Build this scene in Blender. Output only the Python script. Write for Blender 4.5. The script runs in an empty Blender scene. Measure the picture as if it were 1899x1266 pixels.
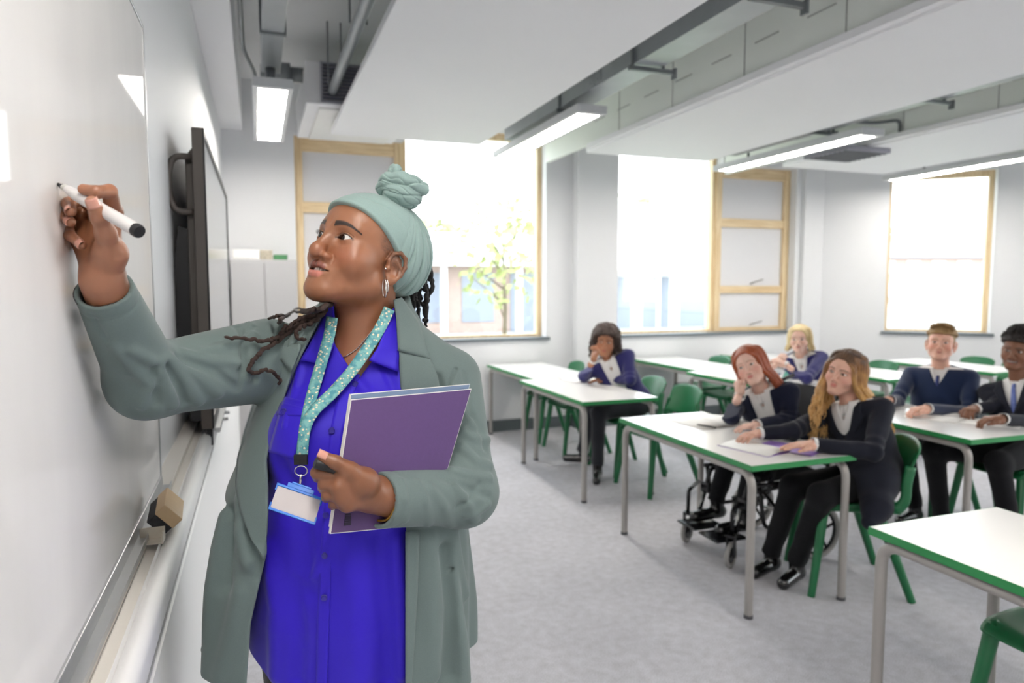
import bpy, bmesh, math, random
import numpy as np
from mathutils import Vector, Matrix, Euler
random.seed(4)
S = bpy.context.scene
COL = S.collection
PI = math.pi

# ------------------------------------------------------------------ camera
FPX, CX, CY = 1290.0, 949.5, 633.0
_v = np.array([(478.-CX)/FPX, -(530.-CY)/FPX, 1.0]); _v /= np.linalg.norm(_v)
_z = np.array([0, _v[2], -_v[1]]); _z /= np.linalg.norm(_z)
_x = np.cross(_v, _z); _x = -_x if _x[0] < 0 else _x
RW = np.array([_x, _v, _z])                 # world axes expressed in the camera's right / up / forward
EYE = np.array([0, 0, 1.5])
def at(px, py, d):                          # a point seen at a pixel, d metres along the view axis
    return EYE + RW @ np.array([(px-CX)/FPX*d, -(py-CY)/FPX*d, d])
def ray(px, py):
    r = RW @ np.array([(px-CX)/FPX, -(py-CY)/FPX, 1.0]); return r
def at_x(px, py, x):
    r = ray(px, py); return EYE + r*((x-EYE[0])/r[0])
def at_z(px, py, z):
    r = ray(px, py); return EYE + r*((z-EYE[2])/r[2])
def at_y(px, py, y):
    r = ray(px, py); return EYE + r*((y-EYE[1])/r[1])
cam_d = bpy.data.cameras.new('camera'); cam = bpy.data.objects.new('camera', cam_d); COL.objects.link(cam)
cam_d.sensor_width = 36; cam_d.lens = FPX/1899*36; cam_d.clip_start = 0.02; cam_d.clip_end = 400
_r, _u, _f = RW[:, 0], RW[:, 1], RW[:, 2]
cam.matrix_world = Matrix(((_r[0], _u[0], -_f[0], EYE[0]), (_r[1], _u[1], -_f[1], EYE[1]), (_r[2], _u[2], -_f[2], EYE[2]), (0, 0, 0, 1)))
cam_d.dof.use_dof = True; cam_d.dof.focus_distance = 1.2; cam_d.dof.aperture_fstop = 4.0
S.camera = cam

# ------------------------------------------------------------------ world and exposure
S.view_settings.view_transform = 'Standard'; S.view_settings.look = 'None'
S.view_settings.gamma = 1; S.view_settings.use_curve_mapping = False
S.view_settings.exposure = 0.93
wd = bpy.data.worlds.new('sky'); S.world = wd; wd.use_nodes = True
_nt = wd.node_tree; _bg = _nt.nodes['Background']
_tc = _nt.nodes.new('ShaderNodeTexCoord'); _sx = _nt.nodes.new('ShaderNodeSeparateXYZ'); _rp = _nt.nodes.new('ShaderNodeValToRGB')
_nt.links.new(_tc.outputs['Generated'], _sx.inputs[0]); _nt.links.new(_sx.outputs['Z'], _rp.inputs[0])
_rp.color_ramp.elements[0].color = (1, 1, 1, 1); _rp.color_ramp.elements[1].color = (.80, .90, 1, 1); _rp.color_ramp.elements[1].position = .6
_nt.links.new(_rp.outputs[0], _bg.inputs['Color']); _bg.inputs['Strength'].default_value = 3.1
S.cycles.max_bounces = 7; S.cycles.diffuse_bounces = 5; S.cycles.glossy_bounces = 3; S.cycles.transparent_max_bounces = 12
S.cycles.sample_clamp_indirect = 4; S.cycles.caustics_reflective = False; S.cycles.caustics_refractive = False
LAMP = 18.0                                  # strength of the ceiling light diffusers

# ------------------------------------------------------------------ materials
MATS = {}
def nodes(name):
    m = bpy.data.materials.new(name); m.use_nodes = True
    return m, m.node_tree.nodes, m.node_tree.links, m.node_tree.nodes['Principled BSDF']
def mat(name, c, rough=.5, metal=0, var=.04, scale=30, bump=0, bscale=None, coat=0, spec=.5, emit=None, sheen=0, sss=0, c2=None, stretch=None, vcol=False, detail=3):
    """procedural principled material: colour varied by noise, optional noise bump"""
    if name in MATS: return MATS[name]
    m, N, L, b = nodes(name)
    b.inputs['Roughness'].default_value = rough; b.inputs['Metallic'].default_value = metal
    b.inputs['Specular IOR Level'].default_value = spec; b.inputs['Coat Weight'].default_value = coat
    b.inputs['Sheen Weight'].default_value = sheen
    tc = N.new('ShaderNodeTexCoord'); mp = N.new('ShaderNodeMapping'); L.new(tc.outputs['Object'], mp.inputs[0])
    if stretch: mp.inputs['Scale'].default_value = stretch
    nz = N.new('ShaderNodeTexNoise'); nz.inputs['Scale'].default_value = scale; nz.inputs['Detail'].default_value = detail
    L.new(mp.outputs[0], nz.inputs['Vector'])
    mx = N.new('ShaderNodeMix'); mx.data_type = 'RGBA'; L.new(nz.outputs['Fac'], mx.inputs[0])
    d = c2 if c2 else tuple(max(0, v*(1-var*2)) for v in c)
    e = c if c2 else tuple(min(1, v*(1+var)) for v in c)
    mx.inputs[6].default_value = (*d, 1); mx.inputs[7].default_value = (*e, 1)
    out = mx.outputs[2]
    if vcol:
        at_ = N.new('ShaderNodeVertexColor'); at_.layer_name = 'Col'
        m2 = N.new('ShaderNodeMix'); m2.data_type = 'RGBA'; m2.blend_type = 'MULTIPLY'; m2.inputs[0].default_value = 1
        L.new(out, m2.inputs[6]); L.new(at_.outputs['Color'], m2.inputs[7]); out = m2.outputs[2]
    L.new(out, b.inputs['Base Color'])
    if bump:
        n2 = N.new('ShaderNodeTexNoise'); n2.inputs['Scale'].default_value = bscale or scale*4; n2.inputs['Detail'].default_value = 4
        L.new(mp.outputs[0], n2.inputs['Vector'])
        bp = N.new('ShaderNodeBump'); bp.inputs['Strength'].default_value = bump; bp.inputs['Distance'].default_value = .002
        L.new(n2.outputs['Fac'], bp.inputs['Height']); L.new(bp.outputs[0], b.inputs['Normal'])
    if sss:
        b.inputs['Subsurface Weight'].default_value = sss; b.inputs['Subsurface Radius'].default_value = (1, .35, .2)
        b.inputs['Subsurface Scale'].default_value = .006
    if emit:
        b.inputs['Emission Color'].default_value = (*emit[:3], 1); b.inputs['Emission Strength'].default_value = emit[3]
    MATS[name] = m
    return m
def srgb(r, g, b):
    f = lambda v: (v/255/12.92) if v/255 <= .04045 else ((v/255+.055)/1.055)**2.4
    return (f(r), f(g), f(b))

# ------------------------------------------------------------------ mesh helpers
def box(bm, lo, hi, mi=0):
    x0, y0, z0 = lo; x1, y1, z1 = hi
    v = [bm.verts.new(p) for p in ((x0,y0,z0),(x1,y0,z0),(x1,y1,z0),(x0,y1,z0),(x0,y0,z1),(x1,y0,z1),(x1,y1,z1),(x0,y1,z1))]
    fs = []
    for f in ((3,2,1,0),(4,5,6,7),(0,1,5,4),(1,2,6,5),(2,3,7,6),(3,0,4,7)):
        q = bm.faces.new([v[i] for i in f]); q.material_index = mi; fs.append(q)
    return v
def obox(bm, c, ux, uy, uz, hx, hy, hz, mi=0):
    """box round c with unit axes and half sizes"""
    c, ux, uy, uz = map(Vector, (c, ux, uy, uz))
    v = []
    for sz in (-1, 1):
        for sx, sy in ((-1,-1),(1,-1),(1,1),(-1,1)): v.append(bm.verts.new(c+ux*(hx*sx)+uy*(hy*sy)+uz*(hz*sz)))
    for f in ((3,2,1,0),(4,5,6,7),(0,1,5,4),(1,2,6,5),(2,3,7,6),(3,0,4,7)):
        bm.faces.new([v[i] for i in f]).material_index = mi
    return v
def frames(pts):
    """parallel transported frames along a polyline"""
    P = [Vector(p) for p in pts]; T = []
    for i in range(len(P)):
        a = P[max(0, i-1)]; b = P[min(len(P)-1, i+1)]; T.append((b-a).normalized())
    up = Vector((0, 0, 1)) if abs(T[0].z) < .9 else Vector((1, 0, 0))
    n = (up - T[0]*up.dot(T[0])).normalized(); out = []
    for i, t in enumerate(T):
        n = (n - t*n.dot(t)); n = n.normalized() if n.length > 1e-6 else t.orthogonal().normalized()
        out.append((P[i], t, n, t.cross(n)))
    return out
def tube(bm, pts, r, seg=8, cap=True, mi=0, sq=1.0, closed=False):
    """tube along pts; r a number or a list; sq flattens along one axis"""
    if closed: pts = list(pts)+[pts[0]]
    F = frames(pts); rings = []
    for i, (p, t, n, b) in enumerate(F):
        ri = r if isinstance(r, (int, float)) else r[i]
        rings.append([bm.verts.new(p+(n*math.cos(2*PI*k/seg)+b*(math.sin(2*PI*k/seg)*sq))*ri) for k in range(seg)])
    for a, c in zip(rings, rings[1:]):
        for k in range(seg):
            q = bm.faces.new((a[k], a[(k+1) % seg], c[(k+1) % seg], c[k])); q.material_index = mi; q.smooth = True
    if cap and not closed:
        for rg, fl in ((rings[0], 1), (rings[-1], 0)):
            q = bm.faces.new(rg[::-1] if fl else rg); q.material_index = mi
    return rings
def bend(pts, rad, n=5):
    """round the corners of a polyline"""
    P = [Vector(p) for p in pts]; out = [P[0]]
    for a, b, c in zip(P, P[1:], P[2:]):
        u = (a-b).normalized(); w = (c-b).normalized(); r = min(rad, (a-b).length*.49, (c-b).length*.49)
        for k in range(n+1):
            t = k/n; p0 = b+u*r; p2 = b+w*r
            out.append(p0*(1-t)**2 + b*(2*t*(1-t)) + p2*t*t)
    out.append(P[-1]); return out
def spline(pts, n=8):
    """catmull-rom through pts"""
    P = [np.array(p, float) for p in pts]; P = [2*P[0]-P[1]]+P+[2*P[-1]-P[-2]]; out = []
    for i in range(1, len(P)-2):
        for k in range(n):
            t = k/n; a, b, c, d = P[i-1:i+3]
            out.append(.5*((2*b)+(-a+c)*t+(2*a-5*b+4*c-d)*t*t+(-a+3*b-3*c+d)*t**3))
    out.append(P[-2]); return out
def ngon(bm, pts, mi=0):
    f = bm.faces.new([bm.verts.new(p) for p in pts]); f.material_index = mi; return f
def prism(bm, pts, vec, mi=0):
    """closed prism: polygon pts pushed along vec"""
    vec = Vector(vec); a = [bm.verts.new(Vector(p)) for p in pts]; b = [bm.verts.new(Vector(p)+vec) for p in pts]; n = len(pts)
    fs = [bm.faces.new(a[::-1]), bm.faces.new(b)]+[bm.faces.new((a[i], a[(i+1) % n], b[(i+1) % n], b[i])) for i in range(n)]
    for f in fs: f.material_index = mi
    return fs
def obj(name, bm, m, parent=None, smooth=False, bevel=0, sub=0, solid=0, loc=None, sharp=None):
    me = bpy.data.meshes.new(name)
    if isinstance(bm, bmesh.types.BMesh):
        bmesh.ops.recalc_face_normals(bm, faces=bm.faces[:]); bm.to_mesh(me); bm.free()
    else:
        V, F = bm; me.from_pydata([tuple(map(float, v)) for v in V], [], [tuple(f) for f in F])
    o = bpy.data.objects.new(name, me); COL.objects.link(o)
    for k in (m if isinstance(m, (list, tuple)) else [m]): me.materials.append(k)
    if smooth:
        for p in me.polygons: p.use_smooth = True
    if solid:
        md = o.modifiers.new('solid', 'SOLIDIFY'); md.thickness = solid; md.offset = 0
    if bevel:
        md = o.modifiers.new('bevel', 'BEVEL'); md.width = bevel; md.segments = 2; md.limit_method = 'ANGLE'; md.angle_limit = .7
    if sub:
        md = o.modifiers.new('sub', 'SUBSURF'); md.levels = sub; md.render_levels = sub
    if sharp is not None:
        me.set_sharp_from_angle(angle=sharp)
    if parent is not None:
        o.parent = parent
    if loc is not None: o.location = loc
    return o
def thing(name, label, cat, loc=(0, 0, 0), rz=0, group=None):
    o = bpy.data.objects.new(name, None); COL.objects.link(o); o.empty_display_size = .1
    o.location = loc; o.rotation_euler = (0, 0, rz); return tag(o, label, cat, group)
def tag(o, label=None, cat=None, group=None, kind=None):
    if label: o['label'] = label
    if cat: o['category'] = cat
    if group: o['group'] = group
    if kind: o['kind'] = kind
    return o
def copy_tree(o, parent=None):
    c = o.copy(); COL.objects.link(c)
    if parent is not None: c.parent = parent
    for ch in [q for q in bpy.data.objects if q.parent == o]: copy_tree(ch, c)
    return c
def attach(child, parent):
    """parent an object built in world space to a thing standing elsewhere"""
    child.parent = parent
    child.matrix_parent_inverse = (Matrix.Translation(parent.location) @ parent.rotation_euler.to_matrix().to_4x4()).inverted()
    return child
def BM(): return bmesh.new()
# ================================================================== the room
M_wall = mat('wall_paint', srgb(228, 229, 232), .6, var=.01, scale=3, bump=.05, bscale=300)
M_ceil = mat('ceiling_paint', srgb(242, 242, 245), .7, var=.01, scale=2)
M_slab = mat('slab_paint', srgb(238, 239, 240), .8, var=.015, scale=4)
M_skirt = mat('skirting_paint', srgb(98, 106, 110), .5)
M_sill = mat('sill_grey', srgb(110, 118, 124), .35)
M_galv = mat('galvanised_steel', srgb(168, 173, 177), .42, .45, var=.06, scale=8, bump=.05)
M_steelgrey = mat('grey_steel', srgb(120, 125, 128), .45, .3)
M_white = mat('white_plastic', srgb(238, 238, 236), .35)
M_alu = mat('aluminium', srgb(196, 198, 200), .32, .75, var=.03)

def carpet():
    m, N, L, b = nodes('grey_carpet')
    tc = N.new('ShaderNodeTexCoord')
    def noise(s, d):
        n = N.new('ShaderNodeTexNoise'); n.inputs['Scale'].default_value = s; n.inputs['Detail'].default_value = d; L.new(tc.outputs['Object'], n.inputs['Vector']); return n
    a, c, e = noise(2.2, 3), noise(22, 6), noise(240, 2)
    mx = N.new('ShaderNodeMix'); mx.data_type = 'RGBA'; L.new(c.outputs['Fac'], mx.inputs[0])
    mx.inputs[6].default_value = (*srgb(176, 175, 179), 1); mx.inputs[7].default_value = (*srgb(216, 216, 223), 1)
    rp = N.new('ShaderNodeMapRange'); rp.inputs[1].default_value = .3; rp.inputs[2].default_value = .7; rp.inputs[3].default_value = .74; rp.inputs[4].default_value = 1.16
    L.new(e.outputs['Fac'], rp.inputs[0])
    r2 = N.new('ShaderNodeMapRange'); r2.inputs[1].default_value = .3; r2.inputs[2].default_value = .7; r2.inputs[3].default_value = .93; r2.inputs[4].default_value = 1.05
    L.new(a.outputs['Fac'], r2.inputs[0])
    mu = N.new('ShaderNodeMath'); mu.operation = 'MULTIPLY'; L.new(rp.outputs[0], mu.inputs[0]); L.new(r2.outputs[0], mu.inputs[1])
    vm = N.new('ShaderNodeVectorMath'); vm.operation = 'SCALE'; L.new(mx.outputs[2], vm.inputs[0]); L.new(mu.outputs[0], vm.inputs[3])
    L.new(vm.outputs[0], b.inputs['Base Color']); b.inputs['Roughness'].default_value = .95; b.inputs['Specular IOR Level'].default_value = .15
    bp = N.new('ShaderNodeBump'); bp.inputs['Strength'].default_value = .5; bp.inputs['Distance'].default_value = .004
    L.new(e.outputs['Fac'], bp.inputs['Height']); L.new(bp.outputs[0], b.inputs['Normal'])
    return m
def wood(name, c1, c2, axis):
    m, N, L, b = nodes(name)
    tc = N.new('ShaderNodeTexCoord'); mp = N.new('ShaderNodeMapping'); L.new(tc.outputs['Object'], mp.inputs[0])
    mp.inputs['Scale'].default_value = tuple(1.5 if i == axis else 26 for i in range(3))
    n = N.new('ShaderNodeTexNoise'); n.inputs['Scale'].default_value = 1.6; n.inputs['Detail'].default_value = 5; n.inputs['Distortion'].default_value = 1.2
    L.new(mp.outputs[0], n.inputs['Vector'])
    r = N.new('ShaderNodeValToRGB'); r.color_ramp.elements[0].position = .35; r.color_ramp.elements[1].position = .65
    r.color_ramp.elements[0].color = (*c1, 1); r.color_ramp.elements[1].color = (*c2, 1)
    L.new(n.outputs['Fac'], r.inputs[0]); L.new(r.outputs[0], b.inputs['Base Color']); b.inputs['Roughness'].default_value = .45
    return m
M_carpet = carpet()
M_pine = wood('pale_pine', srgb(212, 184, 140), srgb(238, 216, 178), 2)
M_pineh = wood('pale_pine_rail', srgb(212, 184, 140), srgb(238, 216, 178), 0)
def glassm(name, tint=(1, 1, 1), refl=.05):
    m = bpy.data.materials.new(name); m.use_nodes = True; N = m.node_tree.nodes; L = m.node_tree.links; N.clear()
    o = N.new('ShaderNodeOutputMaterial'); t = N.new('ShaderNodeBsdfTransparent'); t.inputs[0].default_value = (*tint, 1)
    g = N.new('ShaderNodeBsdfGlossy'); g.inputs['Roughness'].default_value = .02
    nz = N.new('ShaderNodeTexNoise'); nz.inputs['Scale'].default_value = 3
    mr = N.new('ShaderNodeMapRange'); mr.inputs[3].default_value = refl*.8; mr.inputs[4].default_value = refl*1.2; L.new(nz.outputs[0], mr.inputs[0])
    x = N.new('ShaderNodeMixShader'); L.new(mr.outputs[0], x.inputs[0]); L.new(t.outputs[0], x.inputs[1]); L.new(g.outputs[0], x.inputs[2]); L.new(x.outputs[0], o.inputs[0])
    return m
M_glass = glassm('window_glass', (.97, .985, .98), .06)

def struct(name, bm, m, parent=None, **k):
    o = obj(name, bm, m, parent, **k)
    if parent is None: o['kind'] = 'structure'
    return o
def wall(name, p, q, z0, z1, holes=(), th=.3, m=None, out=1):
    """wall standing on the line p-q; its body lies on the outer side; holes = (s0, s1, z0, z1) along the line"""
    p, q = Vector((*p, 0)), Vector((*q, 0)); L_ = (q-p).length; u = (q-p)/L_; n = Vector((u.y, -u.x, 0))*out*-1
    bm = BM()
    def piece(s0, s1, a, b):
        if s1-s0 < 1e-4 or b-a < 1e-4: return
        c = p+u*((s0+s1)/2)+n*(th/2); obox(bm, (c.x, c.y, (a+b)/2), u, n, (0, 0, 1), (s1-s0)/2, th/2, (b-a)/2)
    cur = 0
    for s0, s1, a, b in sorted(holes):
        piece(cur, s0, z0, z1); piece(s0, s1, z0, a); piece(s0, s1, b, z1); cur = s1
    piece(cur, L_, z0, z1)
    return struct(name, bm, m or M_wall)

WX = -.27; YW = 6.72
bm = BM(); box(bm, (WX-.3, -2.9, -.2), (9.6, 7.05, 0)); struct('floor', bm, M_carpet)
bm = BM(); box(bm, (WX-.3, -2.9, 3.32), (9.6, 7.05, 3.5)); struct('ceiling', bm, M_slab)
wall('wall_left', (WX, -2.6), (WX, YW+.3), 0, 3.32, out=1)
wall('wall_window_side', (WX, YW), (6.40, YW), 0, 3.32, holes=((.343-WX, 1.353-WX, .967, 2.88), (1.353-WX, 2.825-WX, .967, 3.05), (3.603-WX, 5.003-WX, .967, 3.05), (5.003-WX, 6.055-WX, .967, 2.88)), out=1)
W3a, W3b = Vector((6.37, 6.72, 0)), Vector((7.745, 5.48, 0))
u3 = (W3b-W3a).normalized(); L3 = (W3b-W3a).length
s3 = (Vector((6.935, 6.195, 0))-W3a).length
wall('wall_angled', W3a[:2], W3b[:2], 0, 3.32, holes=((s3, L3-.03, .967, 2.80),), out=1)
wall('wall_far_side', W3b[:2], (8.6, 4.35), 0, 3.32, out=1)
wall('wall_right', (8.6, 4.36), (8.6, -2.6), 0, 3.32, holes=((1.6, 4.1, .95, 2.88), (4.5, 6.6, .95, 2.88)), out=1)
wall('wall_back', (8.6, -2.6), (WX, -2.6), 0, 3.32, out=1)
bm = BM(); box(bm, (3.13, 6.6, 0), (3.603, YW, 3.32)); struct('trim_1', bm, M_wall)
bm = BM(); box(bm, (6.13, 6.66, 0), (6.42, YW, 3.32)); struct('trim_2', bm, M_wall)
# skirting
bm = BM(); box(bm, (WX, YW-.015, 0), (3.13, YW, .12)); box(bm, (3.115, 6.585, 0), (3.13, YW-.015, .12)); box(bm, (3.13, 6.585, 0), (3.603, 6.6, .12)); box(bm, (3.603, YW-.015, 0), (6.13, YW, .12))
struct('baseboard_window_side', bm, M_skirt)
bm = BM(); box(bm, (WX, -2.6, 0), (WX+.015, YW-.02, .12)); struct('baseboard_left', bm, M_skirt)
bm = BM(); c = (W3a+W3b)/2; n3 = Vector((u3.y, -u3.x, 0)); n3 = n3 if n3.y < 0 else -n3
obox(bm, (c.x+n3.x*.0075, c.y+n3.y*.0075, .06), u3, n3, (0, 0, 1), L3/2, .0075, .06); struct('baseboard_angled', bm, M_skirt)
# bulkhead along the whiteboard wall
bm = BM(); box(bm, (WX, -2.6, 2.87), (-.09, YW, 3.32)); struct('trim_3', bm, M_ceil, bevel=.004)

# ------------------------------------------------------------------ windows: pine frames, panels, glass, sills
M_panel = mat('vent_panel_white', srgb(226, 226, 230), .5, var=.01, scale=3)
M_hdl = mat('handle_metal', srgb(150, 150, 150), .3, .9)
def window_unit(idx, to_world, w, z0, z1, vents, zg=None):
    """to_world(s, d, z): s along the wall, d outwards. vents = (s0, s1) panelled part"""
    def bx(bm, s0, s1, d0, d1, a, b):
        v = [bm.verts.new(to_world(s, d, z)) for z in (a, b) for s, d in ((s0, d0), (s1, d0), (s1, d1), (s0, d1))]
        for f in ((3,2,1,0),(4,5,6,7),(0,1,5,4),(1,2,6,5),(2,3,7,6),(3,0,4,7)): bm.faces.new([v[i] for i in f])
    D0, D1 = .12, .20
    bm = BM()
    g0, g1 = 0, w
    if vents:
        v0, v1 = vents; st = .075
        for s in (v0, v1-st): bx(bm, s, s+st, D0-.01, D1, z0, z1)
        g0, g1 = (v1, w) if v0 == 0 else (0, v0)
    fr = struct('window_frame', bm, M_pine, bevel=.003); fr['kind'] = 'structure'; fr.name = 'window_%d' % idx
    if vents:
        bm = BM()
        for a, b in ((z1-.13, z1), (2.185, 2.285), (1.415, 1.50), (z0, z0+.045)): bx(bm, v0+st, v1-st, D0, D1-.01, a, b)
        struct('rail', bm, M_pineh, fr, bevel=.003)
        for a, b, nm in ((z0+.045, 1.415, 1), (1.50, 2.185, 2), (2.285, z1-.13, 3)):
            bm = BM(); bx(bm, v0+st, v1-st, D0+.035, D1-.02, a, b); struct('vent_panel', bm, M_panel, fr)
        for a in (z0+.06, 1.52):
            bm = BM(); sc = (v0+v1)/2+.05; p = lambda s, d, z: to_world(s, d, z)
            tube(bm, bend([p(sc-.06, D0-.0, a+.01), p(sc-.06, D0-.04, a+.02), p(sc+.07, D0-.055, a+.055)], .02), .008); struct('window_handle', bm, M_hdl, fr)
    bm = BM()
    e = .05; z1 = zg or z1
    for s0, s1, a, b in ((g0, g0+.04, z0, z1), (g1-e, g1, z0, z1), (g0+.04, g1-e, z0, z0+.025), (g0+.04, g1-e, z1-.07, z1)): bx(bm, s0, s1, D0+.01, D1, a, b)
    struct('glazing_frame', bm, M_pine, fr)
    bm = BM(); bx(bm, g0+.04, g1-e, D0+.045, D0+.053, z0+.025, z1-.07); struct('glass', bm, M_glass, fr)
    bm = BM(); bx(bm, -.04, w+.04, -.03, D0+.01, z0-.03, z0+.001); struct('sill', bm, M_sill, fr, bevel=.004)
    return fr
window_unit(1, lambda s, d, z: (.343+s, YW+d, z), 2.482, .967, 2.88, (0, 1.01), 3.05)
window_unit(2, lambda s, d, z: (3.603+s, YW+d, z), 2.452, .967, 2.88, (1.40, 2.452), 3.05)
_p3 = W3a+u3*s3
window_unit(3, lambda s, d, z: tuple(_p3+u3*s-n3*d+Vector((0, 0, z))), L3-.03-s3, .967, 2.80, None)
window_unit(4, lambda s, d, z: (8.6+d, 4.36-1.6-s, z), 2.5, .95, 2.88, None)
window_unit(5, lambda s, d, z: (8.6+d, 4.36-4.5-s, z), 2.1, .95, 2.88, None)

# ------------------------------------------------------------------ ceiling rafts and beams
def raft(lo, hi, label, name='ceiling_panel'):
    bm = BM(); box(bm, lo, hi); o = obj(name, bm, M_ceil, bevel=.006); o['kind'] = 'structure'; return o
raft((.58, -2.5, 2.70), (1.82, 5.80, 2.745), '')
M_green = mat('pale_green_board', srgb(234, 238, 233), .7, var=.012, scale=2)
M_seam = mat('panel_joint', srgb(170, 172, 170), .7)
def deep_raft(x0, x1, y1, nm):
    bm = BM(); box(bm, (x0+.05, -2.5, 2.70), (x1, y1, 2.745)); box(bm, (x0, -2.5, 2.715), (x0+.05, y1-.1, 2.76))
    o = struct(nm, bm, M_ceil, bevel=.004)
    bm = BM(); box(bm, (x0+.03, -2.5, 2.76), (x0+.07, y1+.9, 3.32)); s = struct('upstand', bm, M_green, o)
    bm = BM()
    for k in range(9): box(bm, (x0+.026, y1-.65-.78*k, 2.765), (x0+.031, y1-.645-.78*k, 3.32))
    for k in range(14): box(bm, (x0+.026, y1-.4-.42*k, 2.93), (x0+.031, y1-.2-.42*k, 2.937))
    struct('joint_line', bm, M_seam, o)
    return o
deep_raft(2.78, 4.12, 5.80, 'ceiling_panel')
deep_raft(4.98, 6.38, 5.80, 'ceiling_panel')
deep_raft(7.1, 8.4, 4.2, 'ceiling_panel')
# seams under the first raft are not seen; hangers carry it

# ------------------------------------------------------------------ ceiling lights
M_diff = mat('lit_diffuser', (1, 1, 1), .4, emit=(1, .94, .86, LAMP))
M_case = mat('light_case', srgb(205, 207, 210), .4)
def ceiling_light(xc, y0, y1, label, z=2.65, hang=3.32):
    t = thing('ceiling_light', label, 'ceiling light', (xc, (y0+y1)/2, z), 0, 'linear ceiling lights')
    h = (y1-y0)/2
    bm = BM(); w = .112
    for lo, hi in (((-w, -h-.05, 0), (-.082, h+.05, .055)), ((.082, -h-.05, 0), (w, h+.05, .055)), ((-.082, -h-.05, 0), (.082, -h, .055)), ((-.082, h, 0), (.082, h+.05, .055)), ((-.082, -h, .035), (.082, h, .055))): box(bm, lo, hi)
    obj('case', bm, M_case, t, bevel=.003)
    bm = BM(); box(bm, (-.0815, -h+.001, .004), (.0815, h-.001, .02)); obj('diffuser', bm, M_diff, t)
    for y in (-h*.6, h*.6): bm = BM(); tube(bm, [(0, y, .055), (0, y, .12)], .012); obj('bracket', bm, M_steelgrey, t)
    return t
ceiling_light(.115, 4.42, 5.95, 'linear ceiling light hanging above the television beside the whiteboard wall')
ceiling_light(2.13, 4.33, 6.0, 'linear ceiling light under the long cable tray nearest the teacher')
ceiling_light(4.45, 4.20, 5.95, 'linear ceiling light in front of the second window, above the middle tables')
ceiling_light(6.60, 4.0, 5.86, 'linear ceiling light just before the angled wall window')
for x, y0, y1, lab in ((2.13, -1.3, .4, 'linear ceiling light behind the camera over the near table'), (4.45, -1.3, .4, 'linear ceiling light over the middle of the unseen back part'), (6.6, -.6, 1.1, 'linear ceiling light over the unseen right rear corner'), (.115, -.9, .8, 'linear ceiling light above the near end of the whiteboard')):
    ceiling_light(x, y0, y1, lab)

# cable trays above the lights
def cable_tray(x0, x1, z, y0, y1, label):
    t = thing('cable_tray', label, 'cable tray', (0, 0, 0), 0, 'cable trays')
    bm = BM()
    box(bm, (x0, y0, z), (x0+.004, y1, z+.12)); box(bm, (x1-.004, y0, z), (x1, y1, z+.12)); box(bm, (x0+.004, y0, z), (x1-.004, y1, z+.004))
    obj('tray', bm, M_galv, t)
    y = y1-1.2
    while y > y0:
        bm = BM()
        for x in (x0-.012, x1+.002): box(bm, (x, y-.012, z-.035), (x+.01, y+.012, 3.32))
        box(bm, (x0-.03, y-.014, z-.035), (x1+.09, y+.014, z-.01)); box(bm, (x1+.075, y-.02, z-.06), (x1+.09, y+.02, z+.0))
        y -= 1.05; obj('hanger', bm, M_steelgrey, t)
    y = y1-1.75
    while y > y0:
        bm = BM(); box(bm, (x0-.004, y-.004, z+.005), (x0-.0005, y+.004, z+.115)); box(bm, (x0-.004, y-.09, z+.02), (x0-.001, y+.09, z+.1))
        for k in (-1, 1):
            for zz in (.035, .085): tube(bm, [(x0-.012, y+k*.05, z+zz), (x0-.003, y+k*.05, z+zz)], .007, 6)
        y -= 2.1; obj('splice_plate', bm, M_galv, t)
    return t
cable_tray(2.08, 2.27, 2.78, -1.5, 5.9, 'long galvanised cable tray running above the light nearest the teacher')
cable_tray(4.36, 4.54, 2.80, -1.5, 5.9, 'galvanised cable tray between the two deep ceiling panels')
cable_tray(6.52, 6.70, 2.80, -1.5, 5.7, 'galvanised cable tray above the light by the angled wall')

# trunking over the first light, conduits and pipes
bm = BM(); box(bm, (.055, -1.5, 2.85), (.172, 4.80, 3.0)); t = obj('cable_trunking', bm, M_galv, bevel=.004); tag(t, 'wide galvanised trunking running over the light beside the whiteboard wall', 'trunking')
for y in (4.05, 2.6): bm = BM(); box(bm, (.045, y-.015, 2.84), (.182, y+.015, 3.01)); obj('band', bm, M_steelgrey, t)
bm = BM(); tube(bm, [(.11, 4.7, 2.85), (.11, 4.7, 2.71)], .03, 10); obj('drop_rod', bm, M_steelgrey, t)
bm = BM(); tube(bm, bend([(-.045, -1.5, 2.9), (-.045, 4.55, 2.9), (.02, 5.0, 2.9), (.05, 5.0, 2.72)], .15), .012, 8)
tag(obj('conduit', bm, M_steelgrey), 'thin grey conduit bending towards the first light from the bulkhead', 'conduit')
bm = BM(); tube(bm, [(.545, y, 2.9) for y in np.linspace(-1.5, 5.35, 12)], .034, 14)
t = tag(obj('pipe', bm, M_galv), 'shiny round metal pipe hanging along the edge of the big ceiling panel', 'pipe')
for y in (3.9, 5.1, 2.4):
    for x in (.50, .59): bm = BM(); tube(bm, [(x, y, 2.9), (x, y, 3.32)], .006, 6); obj('hanger_rod', bm, M_steelgrey, t)
bm = BM(); tube(bm, [(.06, 5.6, 3.08), (1.3, 5.6, 3.08)], .055, 12); tube(bm, [(.2, 5.6, 3.08), (.27, 5.6, 3.08)], .08, 12)
tag(obj('pipe', bm, M_steelgrey), 'dark grey pipe crossing behind the first light towards the air unit', 'pipe')
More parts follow.
